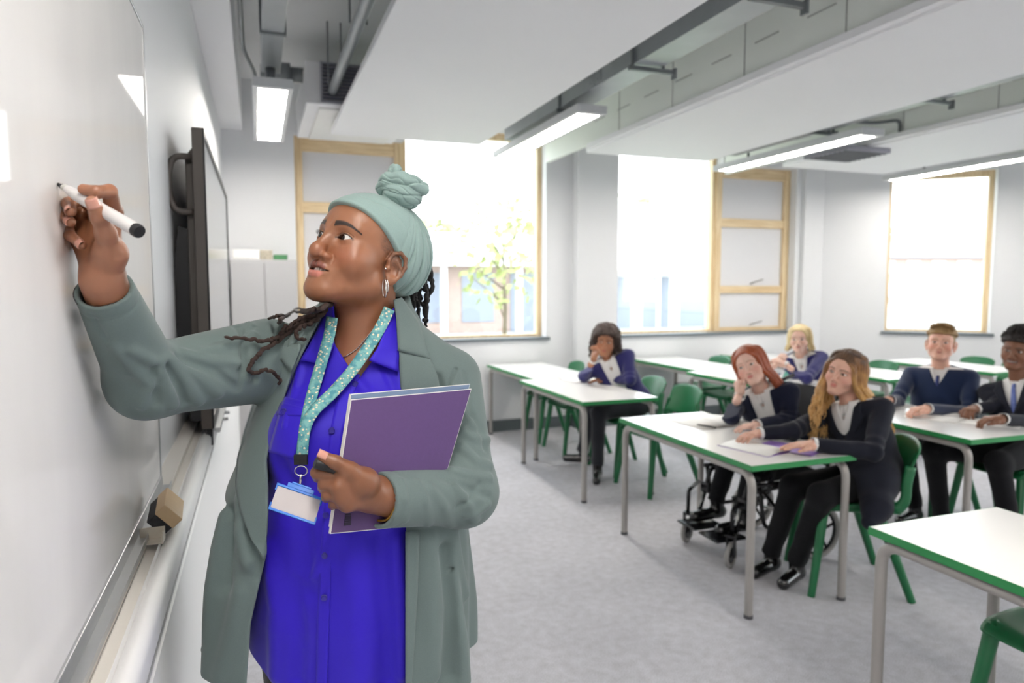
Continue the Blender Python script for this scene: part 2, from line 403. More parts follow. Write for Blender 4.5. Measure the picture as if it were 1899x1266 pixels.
# air unit with a louvred grille
M_grille = mat('grille_grey', srgb(150, 150, 160), .5)
t = thing('air_conditioner', 'white ceiling air conditioning unit with louvred grille above the pine frame', 'air conditioner', (.75, 5.9, 2.80))
bm = BM(); box(bm, (-.39, -.62, .0), (.45, .62, .30)); obj('case', bm, M_ceil, t, bevel=.01)
bm = BM()
for k in range(10): obox(bm, (.06, -.634, .035+.026*k), (1, 0, 0), (0, .8, .6), (0, -.6, .8), .335, .014, .002)
for lo, hi in (((-.29, -.645, .01), (.41, -.621, .022)), ((-.29, -.645, .283), (.41, -.621, .295)), ((-.29, -.645, .022), (-.275, -.621, .283)), ((.395, -.645, .022), (.41, -.621, .283))): box(bm, lo, hi)
obj('grille', bm, M_grille, t)
bm = BM(); box(bm, (-.275, -.624, .022), (.395, -.6205, .283)); obj('filter', bm, mat('filter_dark', srgb(96, 94, 110), .8), t)
bm = BM(); box(bm, (-.30, -.55, -.02), (.37, .55, 0)); obj('panel', bm, M_white, t, bevel=.01)
# small round ceiling grille near third light
bm = BM(); box(bm, (4.75, 4.7, 2.66), (5.25, 5.2, 2.70)); t = tag(obj('air_vent', bm, M_grille), 'small grey ceiling vent beyond the light before the second window', 'vent')
bm = BM()
for k in range(8): box(bm, (4.77, 4.73+.055*k, 2.652), (5.23, 4.755+.055*k, 2.66))
obj('slat', bm, mat('slat_dark', srgb(90, 92, 98), .5), t)
bm = BM(); tube(bm, bend([(4.5, 4.6, 2.86), (4.9, 4.55, 2.86), (5.0, 4.4, 2.86), (5.0, 4.4, 2.76)], .08), .014)
tag(obj('conduit', bm, M_steelgrey), 'short grey conduit curving beside the middle ceiling light', 'conduit')
# ================================================================== board wall
def whiteboard_mat():
    m, N, L, b = nodes('whiteboard_enamel')
    b.inputs['Base Color'].default_value = (*srgb(222, 221, 220), 1); b.inputs['Coat Weight'].default_value = .34; b.inputs['Coat Roughness'].default_value = .075; b.inputs['Coat IOR'].default_value = 1.5; b.inputs['Specular IOR Level'].default_value = 0.0
    b.inputs['Roughness'].default_value = .30
    tc = N.new('ShaderNodeTexCoord'); mp = N.new('ShaderNodeMapping'); mp.inputs['Scale'].default_value = (1, 1.2, .35); L.new(tc.outputs['Object'], mp.inputs[0])
    n = N.new('ShaderNodeTexNoise'); n.inputs['Scale'].default_value = 6; n.inputs['Detail'].default_value = 6; L.new(mp.outputs[0], n.inputs['Vector'])
    mr = N.new('ShaderNodeMapRange'); mr.inputs[3].default_value = .01; mr.inputs[4].default_value = .04; L.new(n.outputs['Fac'], mr.inputs[0]); L.new(mr.outputs[0], b.inputs['Coat Roughness'])
    cr = N.new('ShaderNodeValToRGB'); cr.color_ramp.elements[0].color = (*srgb(226, 224, 224), 1); cr.color_ramp.elements[1].color = (*srgb(242, 240, 238), 1)
    L.new(n.outputs['Fac'], cr.inputs[0]); L.new(cr.outputs[0], b.inputs['Base Color'])
    return m
BX, BY0, BY1, BZ0, BZ1 = -.245, -.9, 1.935, 1.022, 2.118
t = thing('whiteboard', 'long glossy whiteboard on the left wall that the teacher writes on', 'whiteboard', (BX, BY1, BZ0))
bm = BM(); box(bm, (-.02, BY0-BY1, 0), (0, -.006, BZ1-BZ0)); obj('writing_surface', bm, whiteboard_mat(), t)
bm = BM()
for lo, hi in (((-.023, -.006, -.008), (.003, .002, BZ1-BZ0+.008)), ((-.023, BY0-BY1, BZ1-BZ0), (.003, -.006, BZ1-BZ0+.008)), ((-.023, BY0-BY1, -.012), (.005, -.006, 0))): box(bm, lo, hi)
obj('frame', bm, M_alu, t, bevel=.0015)
# pen ledge / dado trunking running under the board to the window wall
def extrude_y(bm, prof, y0, y1, mi=0):
    a = [bm.verts.new((x, y0, z)) for x, z in prof]; b = [bm.verts.new((x, y1, z)) for x, z in prof]; n = len(prof)
    for i in range(n): bm.faces.new((a[i], a[(i+1) % n], b[(i+1) % n], b[i])).material_index = mi
    bm.faces.new(a[::-1]); bm.faces.new(b)
M_dado = mat('dado_white', srgb(234, 230, 224), .5, var=.008, scale=2)
M_dado2 = mat('dado_satin', srgb(236, 236, 236), .55, var=.006, scale=2)
t = thing('trunking', 'white wall trunking running below the whiteboard and television', 'wall trunking', (0, 0, 0)); t['kind'] = 'thing'
bm = BM(); extrude_y(bm, [(-.27, .99), (-.226, .99), (-.226, .973), (-.20, .970), (-.20, .60), (-.27, .60)], -2.5, 6.7); obj('ledge', bm, M_dado, t)
bm = BM(); extrude_y(bm, [(-.20, .985)]+[(-.183+.017*math.cos(a), .965+.020*math.sin(a)) for a in np.linspace(2.6, -.3, 8)]+[(-.168, .925), (-.176, .915), (-.20, .915)], -2.5, 6.7); obj('rail', bm, M_dado2, t, smooth=True, sharp=.8)
bm = BM(); extrude_y(bm, [(-.20, .915), (-.182, .915), (-.182, .885), (-.20, .885)], -2.5, 6.7); obj('groove_strip', bm, M_alu, t)
bm = BM(); extrude_y(bm, [(-.27, .885), (-.176, .885), (-.172, .88), (-.172, 0.0), (-.27, 0.0)], -2.5, 6.7); obj('lower_panel', bm, M_dado2, t, bevel=.002)
bm = BM(); extrude_y(bm, [(-.242, 1.012), (-.240, 1.012), (-.240, .996), (-.222, .996), (-.222, 1.004), (-.220, 1.004), (-.220, .992), (-.242, .992)], BY0, BY1)
tag(obj('pen_tray', bm, M_alu), 'narrow aluminium pen tray along the bottom of the whiteboard', 'pen tray')
# eraser resting in the tray on a small bracket
M_block = mat('eraser_wood', srgb(216, 186, 146), .5, var=.06, scale=40, stretch=(1, 6, 1))
M_felt = mat('eraser_felt', srgb(66, 66, 70), .95, var=.3, scale=120, bump=.8, bscale=500)
t = thing('board_eraser', 'wooden board eraser with dark felt leaning in the tray', 'board eraser', (-.200, 1.60, 1.022), 0)
t.rotation_euler = (math.radians(6), math.radians(48), math.radians(8))
bm = BM(); box(bm, (-.024, -.055, .004), (.024, .055, .030)); obj('wooden_block', bm, M_block, t, bevel=.002)
bm = BM()
for k in range(-5, 6): box(bm, (-.022, k*.0098-.0044, -.018), (.022, k*.0098+.0044, .004))
obj('felt', bm, M_felt, t, bevel=.001)
bm = BM(); box(bm, (-.236, 1.50, .9905), (-.190, 1.535, .9935)); box(bm, (-.193, 1.50, .9935), (-.190, 1.535, 1.012)); box(bm, (-.236, 1.532, .9935), (-.19, 1.535, 1.015))
tag(obj('tray_bracket', bm, mat('bracket_beige', srgb(206, 198, 184), .4)), 'small beige metal bracket in the tray below the board eraser', 'bracket')

# interactive display
M_bezel = mat('bezel_brown_grey', srgb(84, 78, 74), .45, .2)
M_black = mat('black_plastic', srgb(22, 22, 26), .4)
m, N, L, b = nodes('screen_glass'); M_screen = m
b.inputs['Base Color'].default_value = (*srgb(150, 158, 164), 1); b.inputs['Roughness'].default_value = .18; b.inputs['Coat Weight'].default_value = 1; b.inputs['Coat Roughness'].default_value = .12; b.inputs['Specular IOR Level'].default_value = .9
_n = N.new('ShaderNodeTexNoise'); _n.inputs['Scale'].default_value = 2; _r = N.new('ShaderNodeValToRGB'); _r.color_ramp.elements[0].color = (*srgb(150, 160, 166), 1); _r.color_ramp.elements[1].color = (*srgb(164, 172, 178), 1); L.new(_n.outputs[0], _r.inputs[0]); L.new(_r.outputs[0], b.inputs['Base Color'])
t = thing('television', 'large flat television on the left wall beyond the whiteboard', 'television', (-.16, 2.60, 1.005))
bm = BM(); box(bm, (-.036, 0, 0), (-.002, 1.90, 1.025)); obj('case', bm, M_bezel, t, bevel=.002)
bm = BM(); box(bm, (-.002, .03, .04), (.0, 1.87, 1.0)); obj('screen', bm, M_screen, t)
bm = BM()
for lo, hi in (((-.002, 0, 0), (.004, 1.90, .04)), ((-.002, 0, 1.0), (.004, 1.9, 1.025)), ((-.002, 0, .04), (.004, .012, 1.0)), ((-.002, 1.87, .04), (.004, 1.9, 1.0))): box(bm, lo, hi)
obj('bezel', bm, M_black, t)
bm = BM(); prism(bm, [(-.036, .05, .97), (-.062, .05, .935), (-.062, .05, .05), (-.036, .05, .02)], (0, 1.7, 0)); obj('rear_housing', bm, M_bezel, t, bevel=.003)
bm = BM(); tube(bm, bend([(-.036, .02, .93), (-.095, .02, .93), (-.112, .02, .88), (-.112, .02, .80), (-.095, .02, .745), (-.036, .02, .745)], .03), .011, 10); obj('handle', bm, M_bezel, t, smooth=True)
bm = BM(); prism(bm, [(-.062, .06, .69), (-.086, .06, .70), (-.092, .06, .70), (-.108, .06, .56), (-.108, .06, .1), (-.062, .06, .06)], (0, .5, 0)); obj('wall_mount', bm, M_black, t)
bm = BM(); box(bm, (-.022, .01, -.06), (-.002, .05, -.0)); box(bm, (-.07, .0, .03), (-.036, .05, .13)); tube(bm, [(-.045, -.004, .16), (-.045, -.004, .33)], .004); obj('bracket', bm, M_black, t)
bm = BM(); box(bm, (.006, .02, -.018), (.022, 1.88, -.002)); 
for y in (.35, .5, 1.2): tube(bm, [(.014, y, -.03), (.035, y, -.03)], .007)
obj('pen_rail', bm, M_alu, t)

# cabinet with boxes
M_cab = mat('cabinet_grey', srgb(176, 176, 178), .5, var=.01, scale=3)
t = thing('cabinet', 'tall grey metal cabinet in the corner behind the television', 'cabinet', (.06, 6.43, 0))
bm = BM(); box(bm, (-.27, -.22, .06), (.26, .24, 1.72)); box(bm, (-.25, -.2, 0), (.24, .22, .06)); obj('body', bm, M_cab, t, bevel=.006)
bm = BM(); box(bm, (-.265, -.238, .09), (-.005, -.221, 1.70)); obj('door', bm, M_cab, t, bevel=.003)
bm = BM(); box(bm, (.0, -.238, .09), (.255, -.221, 1.70)); d = obj('door', bm, M_cab, t, bevel=.003)
bm = BM(); tube(bm, bend([(.03, -.238, .95), (.03, -.265, .95), (.03, -.265, 1.07), (.03, -.238, 1.07)], .01), .005); obj('handle', bm, M_hdl, d)
M_paper = mat('paper_white', srgb(240, 239, 236), .6, var=.01, scale=8)
bm = BM(); box(bm, (-.19, 6.24, 1.7205), (.02, 6.6, 1.80)); t = tag(obj('box_file', bm, M_white, bevel=.003), 'white box file lying on top of the grey cabinet', 'box file')
bm = BM(); box(bm, (-.185, 6.236, 1.735), (.0, 6.239, 1.79)); obj('label_strip', bm, M_paper, t)
bm = BM(); box(bm, (.025, 6.24, 1.7205), (.125, 6.6, 1.80)); tag(obj('box_file', bm, mat('patterned_card', srgb(120, 112, 96), .7, c2=srgb(214, 206, 188), scale=60), bevel=.003), 'mottled beige box file between the white and the green ones', 'box file')
bm = BM(); box(bm, (.135, 6.26, 1.7205), (.245, 6.6, 1.765)); tag(obj('box_file', bm, mat('green_card', srgb(74, 132, 88), .6), bevel=.003), 'low green box file on the grey cabinet', 'box file')

# ================================================================== tables and chairs
M_top = mat('white_laminate', srgb(232, 231, 229), .22, var=.006, scale=6, spec=.5)
M_edge = mat('green_edge', srgb(44, 140, 78), .4, var=.04, scale=10)
M_under = mat('underside_grey', srgb(120, 122, 122), .7)
M_leg = mat('table_leg_grey', srgb(168, 164, 160), .38, .25, var=.03, scale=6)
M_foot = mat('foot_grey', srgb(90, 90, 95), .6)
def make_table():
    t = thing('classroom_table', '', 'table')
    X, Y, Z = .30, .60, .71
    bm = BM(); box(bm, (-X+.003, -Y+.003, Z-.004), (X-.003, Y-.003, Z)); obj('tabletop', bm, M_top, t)
    bm = BM(); box(bm, (-X+.002, -Y+.002, Z-.027), (X-.002, Y-.002, Z-.0045)); obj('core_board', bm, M_under, t)
    bm = BM()
    for lo, hi in (((-X, -Y, Z-.026), (-X+.0029, Y, Z-.0005)), ((X-.0029, -Y, Z-.026), (X, Y, Z-.0005)), ((-X+.0029, -Y, Z-.026), (X-.0029, -Y+.0029, Z-.0005)), ((-X+.0029, Y-.0029, Z-.026), (X-.0029, Y, Z-.0005))): box(bm, lo, hi)
    obj('edging', bm, M_edge, t)
    r = .019; zr = Z-.027-r; lx = X-.03
    for sx in (-1, 1):
        for sy in (-1, 1):
            bm = BM(); tube(bm, bend([(sx*lx, 0, zr), (sx*lx, sy*(Y-.03), zr), (sx*lx, sy*(Y-.03), .012)], .075, 7), r, 12)
            lg = obj('leg', bm, M_leg, t, smooth=True, sharp=.9)
            bm = BM(); tube(bm, [(sx*lx, sy*(Y-.03), 0), (sx*lx, sy*(Y-.03), .016)], r+.002, 12); obj('foot_cap', bm, M_foot, lg)
    bm = BM()
    for sy in (-1, 1): tube(bm, [(-lx, sy*(Y-.16), zr), (lx, sy*(Y-.16), zr)], .012, 8)
    obj('crossbar', bm, M_leg, t)
    return t
tproto = make_table(); TABLES = [
    (2.32, 3.065, 0, 'white table where the long haired girl and the wheelchair user sit'),
    (2.17, 1.10, 0, 'empty white table in the near right corner of the room'),
    (2.355, 4.85, .01, 'white table where the curly haired girl sits with an open book'),
    (2.47, 6.06, .03, 'white table standing against the wall under the first window'),
    (3.74, 3.10, -.02, 'white table shared by the two boys'),
    (4.03, 4.87, .04, 'white table where the blonde girl leans on her elbows'),
    (4.13, 6.07, .04, 'empty white table behind the blonde girl\'s table, towards the second window'),
    (5.27, 5.0, .02, 'empty white table between the blonde girl and the angled wall'),
    (5.32, 6.12, .02, 'empty white table against the wall behind the redhead, under the pine vents'),
    (6.55, 5.02, .06, 'empty white table nearest the angled wall window'),
]
for i, (x, y, rz, lab) in enumerate(TABLES):
    o = tproto if i == 0 else copy_tree(tproto)
    o.location = (x, y, 0); o.rotation_euler.z = rz; tag(o, lab, 'table', 'classroom tables')

M_chair = mat('green_polypropylene', srgb(24, 104, 62), .35, var=.05, scale=12, bump=.08, bscale=500)
def grid_mesh(bm, fn, nu, nv, mi=0):
    vs = [[bm.verts.new(fn(i/(nu-1), j/(nv-1))) for j in range(nv)] for i in range(nu)]
    for i in range(nu-1):
        for j in range(nv-1):
            q = bm.faces.new((vs[i][j], vs[i+1][j], vs[i+1][j+1], vs[i][j+1])); q.smooth = True; q.material_index = mi
    return vs
def make_chair():
    """moulded school chair, front towards -X"""
    t = thing('school_chair', '', 'chair')
    def seat(u, v):
        x = -.20+.40*u; y = (v-.5)*2
        w = .205+.012*math.sin(u*PI)
        z = .445-.018*(1-y*y)*math.sin(min(1, u*1.1)*PI) - .02*max(0, .12-u)/.12 + .006*y*y
        if u < .08: z -= .012*(1-u/.08)
        return (x, y*w, z)
    bm = BM(); grid_mesh(bm, seat, 14, 13); obj('seat', bm, M_chair, t, solid=.014, sub=1, smooth=True)
    def back(u, v):
        y = (v-.5)*2; zz = u
        w = .186-.01*(1-u)
        bowz = .755 - .035*abs(y)**3
        z = .535+(bowz-.535)*zz
        x = .225+.075*zz-.045*y*y*1.0+.01
        return (x, y*w, z)
    bm = BM(); grid_mesh(bm, back, 8, 13); obj('backrest', bm, M_chair, t, solid=.016, sub=1, smooth=True)
    for s in (-1, 1):
        bm = BM(); pts = spline([(.165, s*.185, .425), (.205, s*.19, .48), (.215, s*.180, .56), (.235, s*.168, .64)], 4)
        tube(bm, pts, [.028, .028, .027, .026, .025]+[.024]*(len(pts)-5), 10, sq=.55); obj('back_support', bm, M_chair, t, smooth=True)
        bm = BM(); tube(bm, [(-.13, s*.165, .438), (-.16, s*.185, .40), (-.215, s*.225, 0)], [.026, .024, .018], 10); obj('leg', bm, M_chair, t, smooth=True, sharp=1)
        bm = BM(); tube(bm, [(.05, s*.17, .438), (.10, s*.19, .39), (.240, s*.232, 0)], [.026, .025, .018], 10); obj('leg', bm, M_chair, t, smooth=True, sharp=1)
        bm = BM(); tube(bm, [(-.17, s*.18, .432), (.19, s*.18, .428)], .02, 8, sq=1); obj('side_rib', bm, M_chair, t, smooth=True)
    return t
cproto = make_chair(); CHAIRS = [
    (2.775, 2.67, -.48, 'green chair the long haired girl sits on'),
    (2.76, 4.42, .06, 'empty green chair pulled out beside the curly haired girl'),
    (2.80, 4.97, .02, 'green chair the curly haired girl sits on'),
    (2.70, 5.72, .02, 'green chair tucked under the far table, nearer the curly haired girl'),
    (2.70, 6.26, -.03, 'green chair tucked under the far table, next to the wall'),
    (4.33, 5.63, .05, 'green chair tucked under the middle row, nearer the blonde girl'),
    (4.38, 6.22, .0, 'green chair at the middle row table, closest to the second window'),
    (4.45, 4.70, .0, 'green chair the blonde girl sits on'),
    (4.17, 3.37, .05, 'green chair the blond boy sits on'),
    (4.17, 2.80, -.05, 'green chair the boy in the striped tie sits on'),
    (2.31, 1.29, .05, 'empty green chair pushed in at the empty table in the near right corner'),
    (5.62, 5.25, 0, 'green chair behind the blond boy, at the table beyond him'),
    (5.62, 4.72, 0, 'green chair behind the boys, on their side of the table beyond'),
    (6.9, 5.2, .05, 'green chair beyond the table nearest the angled wall'),
    (6.9, 4.75, .05, 'green chair against the angled wall table, nearer the striped tie boy'),
]
for i, (x, y, rz, lab) in enumerate(CHAIRS):
    o = cproto if i == 0 else copy_tree(cproto)
    o.location = (x, y, 0); o.rotation_euler.z = rz; tag(o, lab, 'chair', 'green school chairs')

# ================================================================== wheelchair (front towards -X)
M_wblack = mat('wheelchair_black', srgb(20, 20, 24), .25, var=.05)
M_tyre = mat('tyre_grey', srgb(150, 148, 146), .6)
M_silver = mat('wheelchair_silver', srgb(186, 186, 184), .3, .7)
M_cloth = mat('wheelchair_fabric', srgb(26, 27, 32), .8, var=.2, scale=200)
def wheelchair():
    t = thing('wheelchair', 'black folding wheelchair with small spoked wheels the redhead sits in', 'wheelchair', (2.72, 3.19, 0))
    def T(nm, pts, r, m, sm=True, par=None, **k):
        bm = BM(); tube(bm, pts, r, 10, **k); return obj(nm, bm, m, par or t, smooth=sm)
    W = .23
    bm = BM(); box(bm, (-.22, -W+.015, .45), (.20, W-.015, .475)); obj('seat', bm, M_cloth, t, bevel=.008)
    bm = BM(); grid_mesh(bm, lambda u, v: (.23+.03*math.sin(v*PI)+.05*u, (v-.5)*2*(W-.01), .50+.42*u), 5, 9); obj('backrest', bm, M_cloth, t, solid=.012)
    for s in (-1, 1):
        y = s*W
        T('frame_side', bend([(-.26, y, .44), (.22, y, .44), (.22, y, .2), (-.2, y, .2), (-.24, y, .44)], .05), .012, M_wblack)
        T('push_handle', bend([(.21, y, .42), (.27, y, .92), (.38, y, .95)], .05), .012, M_wblack)
        T('armrest', bend([(.2, y, .66), (-.12, y, .66), (-.16, y, .45)], .05), .013, M_wblack)
        # rear wheel
        w = thing('rear_wheel', None, None, (.13, s*(W+.035), .155)); w.parent = t
        bm = BM(); tube(bm, [(.138*math.cos(a), 0, .138*math.sin(a)) for a in np.linspace(0, 2*PI, 33)[:-1]], .017, 10, closed=True); obj('tyre', bm, M_tyre, w, smooth=True)
        bm = BM(); tube(bm, [(.120*math.cos(a), 0, .120*math.sin(a)) for a in np.linspace(0, 2*PI, 33)[:-1]], .009, 8, closed=True)
        for k in range(5):
            a = k*2*PI/5+.3; tube(bm, [(.02*math.cos(a), 0, .02*math.sin(a)), (.117*math.cos(a), 0, .117*math.sin(a))], .009, 6)
        tube(bm, [(0, -.02, 0), (0, .02, 0)], .024, 12); obj('rim', bm, M_wblack, w, smooth=True)
        # castor
        w = thing('castor', None, None, (-.39, s*(W-.03), .070)); w.parent = t; w.rotation_euler.z = .55
        bm = BM(); tube(bm, [(.057*math.cos(a), 0, .057*math.sin(a)) for a in np.linspace(0, 2*PI, 25)[:-1]], .013, 8, closed=True); obj('tyre', bm, M_tyre, w, smooth=True)
        bm = BM(); tube(bm, [(0, -.010, 0), (0, .010, 0)], .042, 16); obj('rim', bm, M_wblack, w)
        bm = BM()
        for q in (-1, 1): box(bm, (-.012, q*.02-.003, -.01), (.02, q*.02+.003, .1))
        box(bm, (-.015, -.023, .095), (.025, .023, .11)); tube(bm, bend([(.005, 0, .11), (.01, 0, .24), (.15, 0, .26)], .03), .012); obj('fork', bm, M_wblack, w)
        # leg rest
        lr = T('leg_rest', bend([(-.20, y*.72, .44), (-.26, y*.72, .44), (-.34, y*.72, .17)], .06), .013, M_wblack)
        T('leg_tube', [(-.31, y*.72, .30), (-.35, y*.72, .13)], .010, M_silver, par=lr)
        bm = BM(); c = (-.37, y*.45, .142); obox(bm, c, (1, 0, .0), (0, 1, 0), (0, 0, 1), .10, .085, .006); obj('footplate', bm, M_wblack, lr, bevel=.004)
        bm = BM(); box(bm, (-.305, y*.72-.035, .30), (-.29, y*.72+.035, .36)); obj('calf_pad', bm, M_wblack, lr, bevel=.01)
    T('crossbar', [(-.05, -W, .22), (.0, W, .43)], .011, M_wblack); T('crossbar', [(-.05, W, .22), (.0, -W, .43)], .011, M_wblack)
    T('axle', [(.16, -W-.04, .155), (.16, W+.04, .155)], .010, M_silver)
    T('rear_bar', [(.22, -W, .32), (.22, W, .32)], .009, M_silver)
    return t
wheelchair()
# ================================================================== outside
M_ground = mat('pale_paving', srgb(176, 174, 168), .9, var=.03, scale=.4)
M_grass = mat('grass_lawn', srgb(134, 152, 96), .95, c2=srgb(150, 162, 112), scale=2.5)
M_roofw = mat('white_fascia', srgb(240, 240, 240), .6)
M_brick = mat('pale_brick', srgb(186, 164, 154), .9, var=.08, scale=6)
M_dkwin = mat('far_window_grey', srgb(146, 154, 168), .3)
M_leaf = mat('leaf_yellow_green', srgb(158, 168, 100), .7, c2=srgb(180, 186, 124), scale=4)
M_leaf2 = mat('leaf_olive', srgb(150, 156, 104), .8, c2=srgb(172, 174, 128), scale=3)
M_bark = mat('bark', srgb(120, 106, 90), .9)
bm = BM(); box(bm, (-60, 7.2, -.5), (140, 160, -.3)); o = obj('ground', bm, M_ground); o['kind'] = 'structure'
bm = BM(); box(bm, (-60, -60, -.5), (140, 7.1, -.32)); o = obj('ground', bm, M_ground); o['kind'] = 'structure'
bm = BM(); box(bm, (-10, 9.5, -.3), (60, 14.5, -.27)); o = obj('lawn', bm, M_grass); o['kind'] = 'structure'
def building(name, label, x0, x1, y, h, wins, mwall, roof_h=1.2, depth=7, cat='building'):
    t = thing(name, label, cat, ((x0+x1)/2, y, -.3)); w = (x1-x0)/2
    bm = BM(); box(bm, (-w, 0, 0), (w, depth, h)); obj('wall', bm, mwall, t)
    bm = BM(); prism(bm, [(-w-.6, -.9, h), (-w-.6, depth+.6, h), (-w-.6, depth/2, h+roof_h)], (2*w+1.2, 0, 0)); box(bm, (-w-.6, -.95, h-.35), (w+.6, -.9, h+.1)); obj('roof', bm, M_roofw, t)
    for a, b, c, d, m in wins:
        bm = BM(); box(bm, (a, -.04, c), (b, 0.0-.001, d)); obj('window', bm, m, t)
    bm = BM()
    for k in range(int(2*w/3)+1): box(bm, (-w+.2+3*k, -.8, 0), (-w+.42+3*k, -.6, h))
    obj('post', bm, M_roofw, t)
    return t
wn = [(-4+2.0*k, -2.7+2.0*k, .4 if k % 3 else 0, 2.3, M_dkwin) for k in range(4)]
building('school_building', 'low white roofed building with dark windows, seen through the first window', 3.2, 11.6, 26, 2.9, wn, M_brick)
wn = [(-3.7+1.9*k, -2.4+1.9*k, 0, 2.2, M_dkwin) for k in range(4)]
building('school_building', 'low building with white posts, seen through the second window', 13.6, 21.4, 26.5, 2.8, wn, M_roofw, roof_h=3.0)
def terrace():
    c = at(1740, 520, 70); t = thing('terraced_houses', 'row of pale terraced houses with chimneys beyond the angled wall window', 'house row', (c[0], c[1], -.3))
    t.rotation_euler.z = math.atan2(-.36, .93)
    bm = BM(); box(bm, (-9, 0, 0), (9, 8, 4.6)); obj('wall', bm, M_brick, t)
    bm = BM(); prism(bm, [(-9.2, -.4, 4.6), (-9.2, 8.4, 4.6), (-9.2, 4, 6.8)], (18.4, 0, 0)); obj('roof', bm, mat('slate', srgb(150, 152, 160), .8), t)
    for k in range(7):
        for z in (.7, 3.0):
            bm = BM(); box(bm, (-8.2+2.5*k, -.1, z), (-6.9+2.5*k, -.01, z+1.3)); obj('window', bm, M_roofw, t)
    for k in range(4):
        bm = BM(); box(bm, (-8+4.6*k, 3.3, 5.9), (-7.2+4.6*k, 4.7, 7.9)); obj('chimney', bm, M_brick, t)
terrace()
def tree(c, h, r, label, n=260, m=None, name='tree', seed=1, leafsize=.12):
    rnd = random.Random(seed)
    t = thing(name, label, 'tree', c, 0, 'trees outside')
    bm = BM(); tube(bm, [(0, 0, 0), (.05*h/3, 0, h*.4), (0, .03, h*.85)], [.05*h/3, .035*h/3, .01], 8)
    for k in range(7):
        a = rnd.random()*6.28; z = h*(.35+.08*k); tube(bm, [(0.03, 0, z), (math.cos(a)*r*.7, math.sin(a)*r*.7, z+r*.5)], [.02*h/3, .006], 6)
    obj('trunk', bm, M_bark, t)
    bm = BM()
    for k in range(n):
        while True:
            p = Vector((rnd.uniform(-1, 1), rnd.uniform(-1, 1), rnd.uniform(-1, 1)))
            if p.length < 1: break
        p = Vector((p.x*r, p.y*r, h*.72+p.z*h*.34)); u = Vector((rnd.gauss(0, 1), rnd.gauss(0, 1), rnd.gauss(0, 1))).normalized(); w = u.orthogonal().normalized(); s = leafsize*rnd.uniform(.6, 1.4)
        ngon(bm, [p-u*s, p+w*s*.6, p+u*s, p-w*s*.6])
    o = obj('foliage', bm, m or M_leaf, t)
    return t
tree(tuple(at_z(905, 560, -.3)*0+np.array([4.4, 12.6, -.3])), 3.4, 1.0, 'young thin leaved tree just outside the first window', 330, leafsize=.10, seed=3)
tree((8.0, 38.5, -.3), 5.2, 4.5, 'broad bushy tree behind the low building outside the first window', 700, M_leaf2, seed=5, leafsize=.35)
tree((14.5, 38, -.3), 5.0, 3.5, 'paler tree behind the low building outside the first window', 500, M_leaf, seed=6, leafsize=.35)
tree((21.5, 39.5, -.3), 7.2, 4.2, 'round olive tree at the left of the second window', 900, M_leaf2, seed=7, leafsize=.35)
tree((28.5, 39, -.3), 6.2, 3.2, 'smaller olive tree behind the gable outside the second window', 600, M_leaf2, seed=8, leafsize=.35)
t = thing('street_lamp', 'white lamp post with flat head outside the second window', 'lamp post', (11.2, 18.0, -.3))
bm = BM(); tube(bm, [(0, 0, 0), (0, 0, 3.5)], .06); obj('pole', bm, M_roofw, t)
bm = BM(); box(bm, (-.05, -.1, 3.45), (.6, .1, 3.6)); obj('lamp_head', bm, M_roofw, t, bevel=.03)
t = thing('litter_bin', 'small dark grey litter bin on the paving outside the second window', 'bin', (9.05, 12.6, -.3))
bm = BM(); tube(bm, [(0, 0, 0), (0, 0, .75)], [.16, .2], 14); obj('body', bm, mat('bin_grey', srgb(92, 98, 112), .6), t)
bm = BM(); tube(bm, [(0, 0, .75), (0, 0, .82), (0, 0, .9)], [.23, .23, .1], 14); obj('lid', bm, mat('bin_grey2', srgb(70, 76, 90), .6), t)
t = thing('fence', 'low pale mesh fence on the grass outside the first window', 'fence', (2.0, 13.2, -.3))
bm = BM()
for k in range(14): box(bm, (k*.6, -.02, 0), (k*.6+.04, .02, .75))
obj('post', bm, M_galv, t)
bm = BM()
for z in (.15, .42, .70): box(bm, (0, -.01, z), (7.9, .01, z+.03))
obj('rail', bm, M_galv, t)
# ================================================================== sculpting with distance fields
F32 = np.float32
def V3(*a): return np.array(a, F32)
def _l(v): return np.sqrt(np.einsum('ij,ij->i', v, v))
def smin(a, b, k):
    h = np.maximum(k-np.abs(a-b), 0)/k; return np.minimum(a, b)-h*h*k*.25
def smax(a, b, k): return -smin(-a, -b, k)
def s_sph(P, c, r): return _l(P-V3(*c))-r
def s_ell(P, c, r, R=None):
    Q = P-V3(*c)
    if R is not None: Q = Q@np.asarray(R, F32)          # columns of R = local axes
    r = V3(*r); k0 = _l(Q/r); k1 = _l(Q/(r*r)); return k0*(k0-1)/np.maximum(k1, 1e-6)
def s_cone(P, a, b, ra, rb):
    """capsule whose radius runs from ra to rb"""
    a, b = V3(*a), V3(*b); ab = b-a; L2 = float(ab@ab)+1e-12
    t = np.clip((P-a)@ab/L2, 0, 1); return _l(P-a-t[:, None]*ab)-(ra+(rb-ra)*t)
def s_chain(P, pts, rs, k=.004):
    d = None
    for i in range(len(pts)-1):
        e = s_cone(P, pts[i], pts[i+1], rs[i], rs[i+1]); d = e if d is None else smin(d, e, k)
    return d
def s_box(P, c, h, R=None, r=0):
    Q = P-V3(*c)
    if R is not None: Q = Q@np.asarray(R, F32)
    q = np.abs(Q)-V3(*h); return _l(np.maximum(q, 0))+np.minimum(q.max(1), 0)-r
def rotm(x=0, y=0, z=0): return np.array(Euler((x, y, z)).to_matrix(), F32)
